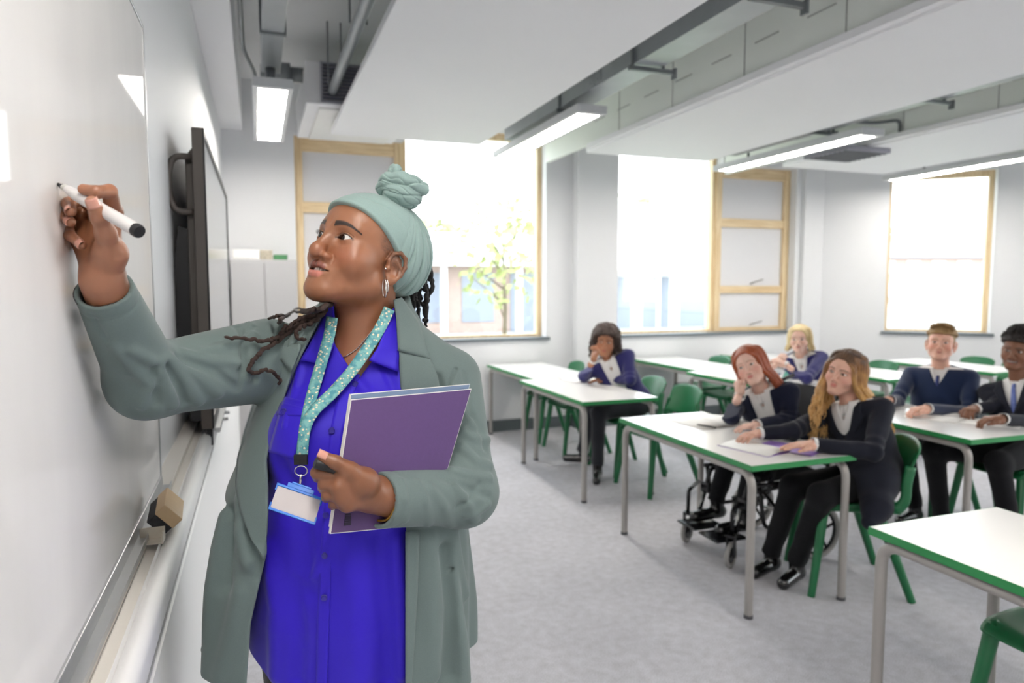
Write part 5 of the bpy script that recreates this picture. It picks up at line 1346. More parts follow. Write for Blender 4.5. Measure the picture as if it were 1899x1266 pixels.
for a in ((-hw, hw, hh-.004, hh, 0, .003), (-hw, hw, -hh, -hh+.004, 0, .003), (-hw, -hw+.0025, hh-.012, hh, 0, .003), (hw-.0025, hw, hh-.012, hh, 0, .003), (-hw, -hw+.0025, -hh, -hh+.012, 0, .003), (hw-.0025, hw, -hh, -hh+.012, 0, .003), (-.022, .022, hh, hh+.007, 0, .0022)): bb(*a)
bb(-.016, .016, hh+.007, hh+.010, 0, .0022); hold = obj('badge_holder', bm, M_lanyb, bevel=.0006); attach(hold, LN)
bm = BM(); bb(-hw+.002, hw-.002, -hh+.002, hh-.002, -.0005, .0012); c_ = obj('card', bm, mat('card_grey_white', srgb(190, 184, 186), .45)); attach(c_, LN)
# ================================================================== pupils
M_skinP = skinm('skin_pale', .45, .4, .12)
M_navy = fabric('navy_wool', srgb(22, 28, 50), .85, 700, .3, .1)
M_navy2 = fabric('navy_knit', srgb(26, 42, 74), .9, 500, .4, .3)
M_indigo = fabric('indigo_knit', srgb(40, 40, 96), .9, 500, .4, .3)
M_blazer = fabric('dark_blazer', srgb(23, 26, 38), .85, 700, .3, .08)
M_wshirt = fabric('white_shirt', srgb(232, 230, 228), .7, 900, .1, .1, var=.01)
M_char = fabric('charcoal_trousers', srgb(38, 40, 46), .85, 700, .3, .2)
M_blackt = fabric('black_trousers_pupil', srgb(15, 16, 20), .85, 700, .3, .05)
M_shoe = mat('polished_black', srgb(16, 16, 18), .18, coat=.6)
M_tie = mat('blue_tie', srgb(44, 66, 150), .5, c2=srgb(120, 136, 190), scale=40, stretch=(1, 1, 4))
M_tie2 = mat('navy_tie', srgb(36, 50, 110), .5)
def face_frame(px, py, d, yaw, pitch, roll, off=(0, 0, 0)):
    O = at(px, py, d); f = EYE-O; f[2] = 0; f /= np.linalg.norm(f); up = np.array([0, 0, 1.]); left = np.cross(f, up)*-1
    left = np.cross(up, f)*1.0
    left = left if left@RW[:, 0] > 0 else -left                                     # own left = image right
    M = np.array([left, f, up]).T
    r = math.radians
    return O+np.array(off), M@np.array(Matrix.Rotation(r(yaw), 3, 'Z'))@np.array(Matrix.Rotation(r(pitch), 3, 'X'))@np.array(Matrix.Rotation(r(roll), 3, 'Y'))
def mk_hand(wrist, elbow, fdir, palm, side, curl=(12, 14, 8), s=.9, thumb_in=.3, spread=1):
    """side 1: thumb lies to the left of the finger direction seen from the back of the hand"""
    W = np.array(wrist, float); f = np.array(fdir, float); f /= np.linalg.norm(f); n = np.array(palm, float); n = n-f*(n@f); n /= np.linalg.norm(n); t = np.cross(f, n)*side
    H = dict(wrist=W, fore=W+(np.array(elbow)-W)*.3, s=s, palmn=n, rw=.024, rf=.03); H['mcp'] = []; H['fingers'] = []
    for i, (lat, fw, L) in enumerate(((.027, .088, 1), (.009, .092, 1.08), (-.009, .087, 1.0), (-.025, .078, .80))):
        m = W+(f*fw+t*lat)*s; H['mcp'].append(m); a = 0; p = m; out = []
        ft = f+t*(lat*2.2*spread); ft /= np.linalg.norm(ft)
        for k, l in enumerate((.042, .026, .020)):
            c = curl[k] if not isinstance(curl[0], tuple) else curl[i][k]
            a += math.radians(c); p = p+(ft*math.cos(a)+n*math.sin(a))*l*L*s; out.append(p)
        H['fingers'].append(out)
    q = lambda a, b, c: W+(f*a+t*b+n*c*thumb_in*3)*s
    H['thumb'] = [q(.022, .024, .006), q(.050, .043, .012), q(.078, .050, .018), q(.100, .046, .026)]
    return H
def lock_mesh(bm, pts, r, seg=5):
    n = len(pts); rs = [r*(.55+.45*math.sin(PI*min(1, (i/(n-1))*1.5+.12)))*(1-.45*max(0, i/(n-1)-.6)/.4) for i in range(n)]
    tube(bm, pts, rs, seg)
def hair_strands(F, m, parent, kind, length, n=110, wave=0, seed=1, m2=None, r=.0062, fwd=.35, back_only=False, outw=0, side_out=None, lens=None):
    O, R = F; rnd = random.Random(seed); bms = BM(); dn = np.array([0, 0, -1.])
    for k in range(n):
        s = 1 if k % 2 else -1; phi = (k+.5)/n*PI*.93+.16
        if back_only and phi < 1.2: continue
        lay = rnd.choice((0, 0, .006, .011)); y0 = .072-.17*(phi/PI)+rnd.uniform(-.006, .006)
        root = np.array([s*rnd.uniform(.001, .008), y0, .112-.9*max(0, y0-.03)**1.15*1.6-.55*max(0, -y0-.03)])
        wx, wy = math.sin(phi), math.cos(phi); rr = 1+lay*9
        mid1 = np.array([s*.056*wx*rr+s*.012, (.078*wy-.012)*rr, .088-(.02 if phi < .7 else 0)]); mid2 = np.array([s*(.080*max(wx, .72)+lay+.003), (.082*wy-.014), .030])
        mid3 = np.array([s*(.083*max(wx, .70)+lay+outw*.5), .060*wy-.018, -.045])
        P0 = [O+R@p for p in (root, mid1, mid2, mid3)]
        p = P0[-1]; L_ = length*rnd.uniform(.82, 1.08); steps = 7; outv = R@np.array([s*.35, fwd*(1 if wy > 0 else -.9)*abs(wy)**.5, 0]); outv[2] = 0
        if side_out and s in side_out: outv = outv*.3+np.array(side_out[s])
        if lens: L_ *= lens[s]
        pts = list(P0)
        for j in range(1, steps+1):
            q = j/steps; pts.append(p+dn*(L_*q)+outv*(.05*math.sin(q*1.6))*(1+outw*10)+R@np.array([wave*math.sin(q*11+k*1.7+rnd.uniform(-.3, .3))*.9, wave*math.cos(q*10+k*2.1), 0])*min(1, q*2.2))
        sp = spline(pts, 4); lock_mesh(bms, sp, r*rnd.uniform(.75, 1.25))
    o = obj('hair', bms, m, smooth=True); attach(o, parent); return o
def hair_cap(F, m, parent, line, grow=.010, noise=0, ns=90, top=0, nm='hair', h=.003, back=0, ridge=0, low=0):
    """close fitting hair volume; line: (y, z) pairs of the hairline on the side"""
    O, R = F; Of, Rf = O.astype(F32), R.astype(F32); yy = [a for a, b in line]; zz = [b for a, b in line]
    def fn(P):
        L_ = (P-Of)@Rf; y, z, X = L_[:, 1], L_[:, 2], np.abs(L_[:, 0])
        d = s_ell(L_, (0, -.016-back*.5, .036+top*.5), (.0755+grow, .097+grow+back*.5, .078+grow+top*.5)); d = smin(d, s_ell(L_, (0, .034, .034+top*.6), (.058+grow*.8, .056+grow*.6, .045+grow+top*.5)), .02)
        if low: d = smin(d, s_ell(L_, (0, -.030, -.045), (.098, .075, .075)), .04)
        if noise: d = d+noise*vnoise(L_, ns, 2)+noise*.6*vnoise(L_, ns*2.3, 5)
        if ridge: d = d+ridge*np.sin(np.arctan2(L_[:, 0], z-.02)*34+np.sin(y*60)*2)
        ln = np.interp(y, yy[::-1], zz[::-1]).astype(F32); return smax(d, (ln-z)*.75, .006)
    return sdf_obj(nm, fn, O-.2, O+.2, h, m, parent, slack=2.0)
LINE_LONG = ((.095, .078), (.075, .070), (.055, .050), (.030, .030), (.012, .012), (-.015, -.01), (-.03, -.07), (-.14, -.09))
LINE_SHORT = ((.095, .066), (.080, .062), (.060, .050), (.040, .040), (.020, .018), (.004, -.008), (-.012, .012), (-.030, -.020), (-.060, -.060), (-.14, -.075))
def person(name_label, F, p, neck, tyaw, hip, arms, hands, legs, feet, top, skin, top_m, low_m, hairf, cat='person', vneck=(.30, .055), gaze=(-.2, 1, 0), shw=.165, tie=None, tail=None, open_front=False, girth=1.0, extra=None, collar=True, hs=1.0, res=.0024, cuffs=True, teeth_=False, sh_drop=.045, lapels=False):
    """seated figure. arms: ((elbowR, wristR), (elbowL, wristL)); legs: ((kneeR, ankleR), (kneeL, ankleL)); R is image left"""
    root = tag(bpy.data.objects.new('person', None), name_label, 'person'); COL.objects.link(root); hip = np.array(hip, float); root.location = (hip[0], hip[1], 0)
    O, R = F; R = R*hs; Rn = F[1]; Of = O.astype(F32); Rf = Rn.astype(F32); neck = np.array(neck, float)
    f = EYE-neck; f[2] = 0; f /= np.linalg.norm(f); f = np.array(Matrix.Rotation(math.radians(-0), 3, 'Z'))@f
    lat = np.cross([0, 0, 1.], f); lat = lat if lat@RW[:, 0] > 0 else -lat
    c, s_ = math.cos(math.radians(tyaw)), math.sin(math.radians(tyaw)); L0 = lat; lat = L0*c+f*s_; f = f*c-L0*s_            # turned to image left
    up = neck-hip; up /= np.linalg.norm(up); fw = f-up*(f@up); fw /= np.linalg.norm(fw); lt = np.cross(up, fw); lt = lt if lt@lat > 0 else -lt
    TR = np.array([lt, fw, up]).T.astype(F32); hgt = float(np.linalg.norm(neck-hip)); C0 = hip.astype(F32)
    shR = neck-lt*shw-up*sh_drop; shL = neck+lt*shw-up*sh_drop
    (eR_, wR_), (eL_, wL_) = [[np.array(x, float) for x in a] for a in arms]
    def torso(P, o=0):
        L_ = (P-C0)@TR; g_ = girth
        d = s_ell(L_, (0, .0, hgt*.63), (.150*g_+o, .105*g_+o, .185+o)); d = smin(d, s_ell(L_, (0, .005, hgt*.28), (.140*g_+o, .105*g_+o, .17+o)), .06)
        d = smin(d, s_ell(L_, (0, -.01, .02), (.165*g_+o, .125*g_+o, .12+o)), .05)
        d = smin(d, s_cone(P, shR+lt*.03, shL-lt*.03, .050+o, .050+o), .05); return smin(d, s_cone(P, neck-up*.03, neck+up*.045, .052+o, .048+o), .05)
    def sleeves(P, o=0):
        d = None
        for a, b, w in ((shR, eR_, wR_), (shL, eL_, wL_)):
            e = smin(s_cone(P, a, b, .053+o, .044+o), s_cone(P, b, w, .043+o, .033+o), .02); t = seg(P, b, w); ln = float(np.linalg.norm(w-b)); e = np.where(t > 1, np.maximum(e, (t-1)*ln), e)
            tt = seg(P, a, b); e = e+.0022*np.sin(tt*22+2*np.sin(tt*7))*np.exp(-((tt-.85)/.35)**2)+.002*np.sin(t*20)*np.exp(-(t/.35)**2)
            d = e if d is None else np.minimum(d, e)
        return d
    vz0 = vneck[0]; vw = vneck[1]
    def top_fn(P):
        L_ = (P-C0)@TR; d = torso(P, .012); z = L_[:, 2]; x = np.abs(L_[:, 0])
        d = d+.0025*np.sin(L_[:, 0]*45+L_[:, 2]*18)*np.exp(-((z-hgt*.3)/.16)**2)
        t = np.clip((z-vz0*hgt)/(hgt*(1-vz0)), 0, 1.4); w = vw*(t**.8 if not open_front else (.62+.38*t))
        v = np.maximum(np.maximum(x-w, (vz0*hgt-z) if not open_front else x*0-.1), .0-L_[:, 1]); d = smin(smax(d, -v, .004), sleeves(P), .022)
        d = smax(d, -s_cone(P, neck-up*.02, neck+up*.14, .050, .058), .004); d = smax(d, z-hgt-.01-.05*np.maximum(0, -L_[:, 1]*8), .005)
        if tail is not None:
            for a, b, r0, r1 in tail: d = smin(d, s_cone(P, a, b, r0, r1), .05)
        return d
    allp = np.array([hip, neck, shR, shL, eR_, wR_, eL_, wL_]+([np.array(t_[1]) for t_ in tail] if tail is not None else [])); lo, hi = allp.min(0)-.2, allp.max(0)+.16
    jk = sdf_obj(top, top_fn, lo, hi, .0055, top_m, root)
    def shirt_f(P):
        L_ = (P-C0)@TR; d = torso(P, .003); d = smax(d, -s_cone(P, neck-up*.01+fw*.01, neck+up*.14+fw*.02, .046, .056), .004); d = smax(d, L_[:, 2]-hgt-.02, .004)
        t = np.clip((L_[:, 2]-.80*hgt)/(.2*hgt), 0, 1); d = smax(d, -np.maximum(np.abs(L_[:, 0])-.030*t, np.maximum(.80*hgt-L_[:, 2], .02-L_[:, 1])), .003)
        d = d-.0015*(np.abs(np.abs(L_[:, 0])-.012) < .0015)*(L_[:, 1] > 0)*1.0; return d
    sdf_obj('shirt', shirt_f, np.minimum(hip, neck)-.2, np.maximum(hip, neck)+.2, .005, M_wshirt, root)
    def on_front(x, z, o, fn=None):
        p0 = C0.astype(float)+np.outer(x, lt)+np.outer(z, up)+fw*.45; t = np.zeros(len(p0)); fn = fn or (lambda P: torso(P, .012))
        for _ in range(40): t = t+np.clip(fn((p0-fw*t[:, None]).astype(F32))*.85, -.02, .06)
        return p0-fw*(t-o)[:, None]
    if lapels:
        for sg in (-1, 1):
            zs = np.linspace(vz0*hgt-.01, hgt*.985, 15); tt = np.clip((zs-vz0*hgt)/(hgt*(1-vz0)), 0, 1.2); w0 = vw*tt**.8; pk = np.interp(tt, [0, .55, .72, .74, 1], [.012, .052, .066, .044, .030]); cols = []
            for q in np.linspace(0, 1, 5): cols.append(on_front(sg*(w0-.003+pk*q), zs+.010*q*(tt > .6), .004+.006*q))
            bm = BM(); vs = [[bm.verts.new(cols[j][i]) for j in range(5)] for i in range(15)]
            for i in range(14):
                for j in range(4): bm.faces.new((vs[i][j], vs[i+1][j], vs[i+1][j+1], vs[i][j+1]))
            attach(obj('lapel', bm, top_m, smooth=True, solid=.004), root)
    bm = BM(); zz = np.linspace(.12*hgt, .90*hgt, 5) if tie is None else []
    for q in on_front(zz*0, zz, .002, lambda P: torso(P, .003)) if tie is None else []: tube(bm, [q, q+fw*.002], .005, 8)
    if tie is None: attach(obj('buttons', bm, M_wshirt), root)
    else: bm.free()
    if cuffs:
        for e, w in ((eR_, wR_), (eL_, wL_)):
            a = (w-e)/np.linalg.norm(w-e); n1 = np.cross(a, [0, 0, 1.]); n1 /= np.linalg.norm(n1); n2 = np.cross(a, n1); bm = BM(); grid_mesh(bm, lambda u, v: tuple(w+a*(v*.022-.006)+(n1*math.cos(u*2*PI)+n2*math.sin(u*2*PI))*.0315), 20, 3)
            attach(obj('cuff', bm, M_wshirt, smooth=True, solid=.002), root)
    if collar:
        nb = neck+up*.012
        for sgn in (-1, 1):
            bm = BM(); rr = .056
            def cf(u, v):
                a = u*PI*.93; x = math.sin(a); y = math.cos(a); base = nb+(lt*sgn*x*rr+fw*(y*rr*1.02+.006))+up*(.024-.030*(y+1)/2)
                drop = .026+.030*max(0, y)**2; return tuple(base+(lt*sgn*x+fw*y)*(.013*v+.004)-up*drop*v+fw*.006*v*max(0, y))
            grid_mesh(bm, cf, 14, 4); attach(obj('collar', bm, M_wshirt, smooth=True, solid=.0028), root)
    if tie is not None:
        bm = BM(); _z4 = np.array([.88, .70, .45, .15])*hgt; pts = [neck+fw*.058-up*.030]+list(on_front(_z4*0, _z4, .004, lambda P: torso(P, .003))); ws = [.013, .017, .026, .034, .038]
        prev = None; vs = [(bm.verts.new(q-lt*w/2*1.0), bm.verts.new(q+fw*.004), bm.verts.new(q+lt*w/2*1.0)) for q, w in zip([spline(pts, 4)[i] for i in range(17)], np.interp(np.linspace(0, 4, 17), range(5), ws))]
        for a, b in zip(vs, vs[1:]): bm.faces.new((a[0], a[1], b[1], b[0])); bm.faces.new((a[1], a[2], b[2], b[1]))
        attach(obj('tie', bm, tie, solid=.003, smooth=True), root)
        bm = BM(); obox(bm, neck+fw*.064-up*.034, lt, up, fw, .013, .012, .007); attach(obj('tie_knot', bm, tie, bevel=.004), root)
    # lower body
    (kR, aR), (kL, aL) = [[np.array(x, float) for x in a] for a in legs]
    def low(P):
        d = None
        for sg, k, a in ((-1, kR, aR), (1, kL, aL)):
            h_ = hip+lt*sg*.075+np.array([0, 0, -.01]); e = smin(s_cone(P, h_, k, .085, .062), s_cone(P, k, a, .060, .046), .03); t = seg(P, k, a); ln = float(np.linalg.norm(a-k)); e = np.where(t > 1, np.maximum(e, (t-1)*ln), e)
            e = e+.003*np.sin(t*18+sg)*np.exp(-((t-1)/.4)**2)
            d = e if d is None else smin(d, e, .015)
        return smin(d, s_ell(P, hip, (.15, .15, .10)), .04)
    allp = np.array([hip, kR, aR, kL, aL]); sdf_obj('trousers', low, allp.min(0)-.17, allp.max(0)+.17, .007, low_m, root)
    for a, ft in zip((aR, aL), feet):
        ft = np.array(ft, float); dirn = ft-a; dirn[2] = 0; dirn /= np.linalg.norm(dirn)+1e-9; heel = np.array([a[0], a[1], ft[2]+.028])-dirn*.03; toe = heel+dirn*.19; sole = ft[2]
        def sf(P): 
            d = smin(s_cone(P, heel+np.array([0, 0, .012]), toe-dirn*.02, .036, .032), s_cone(P, heel+dirn*.015+np.array([0, 0, .02]), a+np.array([0, 0, .02]), .037, .040), .02); return smax(d, sole+.001-P[:, 2], .004)
        sdf_obj('shoe', sf, np.minimum(heel, toe)-.09, np.maximum(heel, np.maximum(toe, a))+.09, .005, M_shoe, root)
    # body
    p = dict(p); p['skin'] = skin
    def up_fn(P): return smin(head_fn((P-Of)@Rf/F32(hs), p)*F32(hs), s_cone(P, neck-up*.04, O+R@np.array([0, -.03, -.055]), .050*p.get('neckw', 1), .047*p.get('neckw', 1)), .025)
    parts = []
    V, Q = sdf_mesh(up_fn, np.minimum(O-.155*hs, neck-.08), O+.15*hs, res); parts.append((V, Q, head_col(((V-O)@Rn/hs).astype(F32), p)))
    core = lambda P: torso(P, -.02); V, Q = sdf_mesh(core, np.minimum(hip, neck)-.22, np.maximum(hip, neck)+.2, .012); parts.append((V, Q, np.tile(np.array(skin, F32), (len(V), 1))))
    for e, w, (fd, pn, sd, cu, kw) in ((eR_, wR_, hands[0]), (eL_, wL_, hands[1])):
        H = mk_hand(w+(np.array(fd)/np.linalg.norm(fd))*.008, e, fd, pn, sd, cu, **kw); pts = np.array([H['wrist'], H['fore']]+H['mcp']+[x for q in H['fingers'] for x in q]+H['thumb'])
        V, Q = sdf_mesh(lambda P: hand_fn(P, H), pts.min(0)-.04, pts.max(0)+.04, .0022); parts.append((V, Q, hand_col(V.astype(F32), H, np.array(skin)*.96)))
    V, Q, C = join_np(parts); mesh_np('body', V, Q, M_skinP, root, C)
    eyes((O, R), root, p, gaze)
    if teeth_: teeth((O, R), root, p, w=.022, z=-.0620)
    hairf((O, R), root)
    return root
down, upv = np.array([0, 0, -1.]), np.array([0, 0, 1.])
X_, Y_ = np.array([1., 0, 0]), np.array([0, 1., 0])
PALE = srgb(226, 178, 156); PALE2 = srgb(236, 196, 178)
def dip_hair():
    m, N, L, b = nodes('hair_honey_brown'); g = N.new('ShaderNodeNewGeometry'); s_ = N.new('ShaderNodeSeparateXYZ'); L.new(g.outputs['Position'], s_.inputs[0])
    nz = N.new('ShaderNodeTexNoise'); nz.inputs['Scale'].default_value = 22; L.new(g.outputs['Position'], nz.inputs[0])
    mr = N.new('ShaderNodeMapRange'); mr.inputs[1].default_value = 1.20; mr.inputs[2].default_value = .92; L.new(s_.outputs['Z'], mr.inputs[0])
    ad = N.new('ShaderNodeMath'); ad.operation = 'MULTIPLY_ADD'; L.new(nz.outputs[0], ad.inputs[0]); ad.inputs[1].default_value = .9; ad.inputs[2].default_value = -.45
    a2 = N.new('ShaderNodeMath'); a2.operation = 'ADD'; L.new(mr.outputs[0], a2.inputs[0]); L.new(ad.outputs[0], a2.inputs[1])
    r = N.new('ShaderNodeValToRGB'); r.color_ramp.elements[0].position = .15; r.color_ramp.elements[0].color = (*srgb(82, 58, 42), 1); r.color_ramp.elements[1].position = .85; r.color_ramp.elements[1].color = (*srgb(208, 162, 98), 1)
    e = r.color_ramp.elements.new(.45); e.color = (*srgb(146, 102, 60), 1); L.new(a2.outputs[0], r.inputs[0]); L.new(r.outputs[0], b.inputs['Base Color']); b.inputs['Roughness'].default_value = .45; b.inputs['Sheen Weight'].default_value = .2
    return m
M_hair_brown = dip_hair()
M_hair_root = mat('hair_brown_roots', srgb(74, 52, 38), .55, c2=srgb(108, 78, 52), scale=60)
M_hair_red = mat('hair_copper', srgb(176, 84, 36), .42, c2=srgb(132, 58, 26), scale=40, sheen=.2)
M_hair_bl = mat('hair_platinum', srgb(222, 206, 160), .45, c2=srgb(190, 160, 110), scale=30)
M_hair_sand = mat('hair_sandy', srgb(176, 142, 92), .6, c2=srgb(122, 94, 62), scale=80, bump=.8, bscale=300)
M_hair_black = mat('hair_black', srgb(26, 22, 22), .7, c2=srgb(44, 36, 34), scale=120, bump=1, bscale=500)
M_hair_curl = mat('hair_dark_curls', srgb(40, 30, 28), .65, c2=srgb(74, 56, 48), scale=60)
rnd_ = random.Random(9)
# ---- 1 girl with long wavy hair
F = face_frame(1567, 690, 3.56, 24, 2, 12)
TZ = .745
wl, wr = at_z(1512, 824, TZ+.01), at_z(1412, 803, TZ+.01); el, er = at(1618, 838, 3.28), at(1468, 800, 3.55)
def h1(F_, root):
    hair_cap(F_, M_hair_root, root, LINE_LONG, .009, ridge=.0012)
    hair_strands(F_, M_hair_brown, root, 'wavy', .32, 170, wave=.021, seed=3, r=.0078, fwd=.55, outw=.03, side_out={1: UA*2.6+WA*.8, -1: -UA*.9-WA*.6}, lens={1: 1.2, -1: 1.0})
person('person with long wavy honey brown hair in dark blazer, leaning over a lilac book', F,
    dict(lipc=srgb(200, 120, 112), browc=srgb(84, 62, 48), liner=.7, iris=(.10, .07, .04), jaw=.95, blush=srgb(226, 160, 142), nose=.95, lip=.85), at(1578, 748, 3.60), 34, (2.93, 2.66, .53),
    ((er, wr), (el, wl)), (((-X_*.9-Y_*.15), down, -1, (16, 22, 14), dict(s=.88)), ((-X_*.85+Y_*.25), down, 1, (6, 8, 6), dict(s=.88))),
    (((2.54, 2.78, .48), (2.50, 2.88, .10)), ((2.53, 2.58, .49), (2.54, 2.74, .10))), ((2.33, 2.83, .0), (2.36, 2.66, .0)), 'blazer', PALE, M_blazer, M_blackt, h1, vneck=(.46, .075), gaze=(-.25, 1, .02),
    tail=[(at(1606, 830, 3.54), at(1622, 890, 3.40), .125, .105), (at(1622, 890, 3.40), at(1626, 940, 3.27), .105, .06), (at(1626, 940, 3.27), at(1612, 968, 3.22), .06, .035)], girth=.98, lapels=True)
# ---- 2 redhead in the wheelchair
F = face_frame(1392, 677, 3.98, 16, 2, -24)
wl, wr = at_z(1405, 788, TZ+.01), at(1371, 735, 3.95); el, er = at(1462, 778, 3.88), at_z(1356, 772, TZ+.035)
def h2(F_, root):
    hair_cap(F_, M_hair_red, root, LINE_LONG, .010, ridge=.001); hair_strands(F_, M_hair_red, root, 'straight', .17, 130, wave=.002, seed=5, r=.0070, fwd=-.1, outw=.0, side_out={1: UA*2.2+WA*.6}, lens={1: 1.1, -1: .45})
person('person with straight copper hair and navy cardigan, cheek on hand, in the wheelchair', F,
    dict(lipc=srgb(206, 122, 116), browc=srgb(168, 110, 76), brow_a=.6, liner=.35, iris=(.10, .12, .12), jaw=.98, blush=srgb(234, 150, 136), nose=.9, lip=.82, freckle=1), at(1412, 724, 4.02), 14, (2.88, 3.22, .54),
    ((er, wr), (el, wl)), ((upv-UA*.12+WA*.1, UA*.9+WA*.3, -1, (78, 90, 40), dict(s=.82)), ((-X_*.95-Y_*.1), down, 1, (8, 10, 8), dict(s=.85))),
    (((2.55, 3.30, .54), (2.46, 3.30, .26)), ((2.55, 3.08, .54), (2.46, 3.07, .26))), ((2.25, 3.30, .155), (2.25, 3.07, .155)), 'cardigan', PALE2, M_navy, M_blackt, h2, vneck=(.30, .060), open_front=True, gaze=(-.15, 1, .12), shw=.150, girth=.92)
# ---- 3 girl with curly hair at the far table
F = face_frame(1123, 633, 5.58, 4, -2, 4)
wl, wr = at_z(1128, 703, TZ), at(1100, 668, 5.42); el, er = at(1168, 704, 5.45), at_z(1083, 697, TZ+.03)
def h3(F_, root):
    O, R = F_; hair_cap(F_, M_hair_curl, root, ((.12, .070), (.085, .060), (.062, .035), (.05, .0), (.035, -.05), (.01, -.10), (-.14, -.13)), .042, noise=.009, ns=60, h=.004, low=1)
    bm = BM(); rr = random.Random(2)
    for k in range(240):
        a = rr.uniform(-PI, PI); z0 = rr.uniform(-.10, .12)
        if abs(a) < .75 and z0 < .075: continue
        rad = .118*math.sqrt(max(.1, 1-((z0-.0)/.17)**2)); c = np.array([math.sin(a)*rad*1.0, math.cos(a)*rad*.92-.02, z0]); ph = rr.uniform(0, 6); L_ = rr.uniform(.05, .10)
        pts = [O+R@(c*(1+.10*q)+np.array([.008*math.cos(ph+q*11), .008*math.sin(ph+q*11), -L_*q])) for q in np.linspace(0, 1, 14)]; tube(bm, pts, .0042, 5)
    attach(obj('curls', bm, M_hair_curl, smooth=True), root)
person('person with dark curly hair and indigo cardigan seated at the far table', F,
    dict(lipc=srgb(176, 104, 92), browc=srgb(44, 32, 26), liner=.5, iris=(.03, .018, .01), jaw=1.0, smile=.5, nose=1.05, lip=.95), at(1128, 664, 5.60), 10, (2.86, 4.97, .53),
    ((er, wr), (el, wl)), ((np.array([.0, .0, 1.0])+UA*.5, -WA*.2-UA*.6, -1, (60, 60, 40), dict(s=.85)), ((-X_*.5-UA*.9), down, 1, (10, 14, 8), dict(s=.85))),
    (((2.50, 4.94, .56), (2.50, 5.15, .14)), ((2.50, 4.86, .50), (2.44, 4.76, .11))), ((2.40, 5.24, .03), (2.36, 4.62, .0)), 'cardigan', srgb(180, 126, 96), M_indigo, M_char, h3, vneck=(.3, .065), open_front=True, gaze=(-.1, 1, 0), shw=.155)
# ---- 4 blonde girl
F = face_frame(1483, 628, 5.85, 8, 0, -3)
wl, wr = at(1458, 677, 5.70), at(1436, 674, 5.72); el, er = at(1496, 702, 5.60), at(1434, 692, 5.62)
def h4(F_, root):
    hair_cap(F_, M_hair_bl, root, LINE_LONG, .012, ridge=.001); hair_strands(F_, M_hair_bl, root, 'bob', .055, 110, wave=.002, seed=8, r=.0070, fwd=.2, outw=.01)
person('person with straight platinum bob and indigo jumper, hands clasped by her chin', F,
    dict(lipc=srgb(206, 132, 124), browc=srgb(176, 140, 104), brow_a=.6, liner=.4, iris=(.12, .14, .16), jaw=.95, lip=.8, nose=.9), at(1486, 659, 5.90), 12, (4.50, 4.72, .53),
    ((er, wr), (el, wl)), ((UA*.9+upv*.8, WA*.6-upv*.3, -1, (25, 35, 25), dict(s=.80)), (-UA*.9+upv*.5, WA*.5-upv*.6, 1, (30, 40, 30), dict(s=.80))),
    (((4.10, 4.86, .52), (4.06, 4.88, .10)), ((4.10, 4.60, .52), (4.06, 4.58, .10))), ((3.95, 4.88, 0), (3.95, 4.58, 0)), 'jumper', PALE2, M_indigo, M_char, h4, vneck=(.52, .055), gaze=(-.1, 1, 0), shw=.155)
# ---- 5 blond boy
F = face_frame(1745, 637, 4.60, 3, 9, 3)
wl, wr = at_z(1722, 758, TZ+.015), at_z(1652, 742, TZ+.02); el, er = at(1798, 766, 4.42), at(1662, 745, 4.62)
def h5(F_, root):
    O, R = F_; hair_cap(F_, M_hair_sand, root, LINE_SHORT, .0035, noise=.001, ns=200)
    hair_cap(F_, M_hair_sand, root, ((.1, .058), (.075, .056), (.05, .060), (.0, .058), (-.06, .05), (-.14, .06)), .015, noise=.005, ns=75, top=.012, nm='fringe', h=.0028)
    bm = BM(); rr = random.Random(5)
    for k in range(120):
        x = rr.uniform(-.062, .062); y0 = rr.uniform(-.05, .075); z0 = .060+.068*math.sqrt(max(0, 1-(x/.085)**2-((y0+.0)/.11)**2)); pts = [O+R@np.array([x+.010*math.sin(q*3+k), y0+.026*q, z0+.012*math.sin(q*2.4)-.012*q*q]) for q in np.linspace(0, 1, 6)]; lock_mesh(bm, pts, .0052)
    attach(obj('tufts', bm, M_hair_sand, smooth=True), root)
person('person with short sandy hair in a navy V-neck jumper, resting a fist on the table', F,
    dict(lipc=srgb(204, 130, 120), browc=srgb(150, 116, 84), brow_a=.7, liner=.25, iris=(.12, .14, .16), jaw=1.12, cheek=1.0, nose=1.0, lip=.75, neckw=1.06, blush=srgb(230, 150, 130)), at(1744, 685, 4.66), 8, (4.28, 3.36, .54),
    ((er, wr), (el, wl)), ((-UA*.9-WA*.1, down, -1, (20, 20, 10), dict(s=.98)), ((-UA*1.0+np.array([0, 0, -.05]), down, 1, (45, 50, 30), dict(s=.98)))),
    (((3.80, 3.52, .53), (3.86, 3.55, .10)), ((3.80, 3.22, .53), (3.90, 3.2, .10))), ((3.72, 3.56, 0), (3.75, 3.18, 0)), 'jumper', srgb(232, 182, 160), M_navy2, M_blackt, h5, vneck=(.76, .050), tie=M_tie2, gaze=(-.05, 1, -.05), shw=.172, girth=1.08)
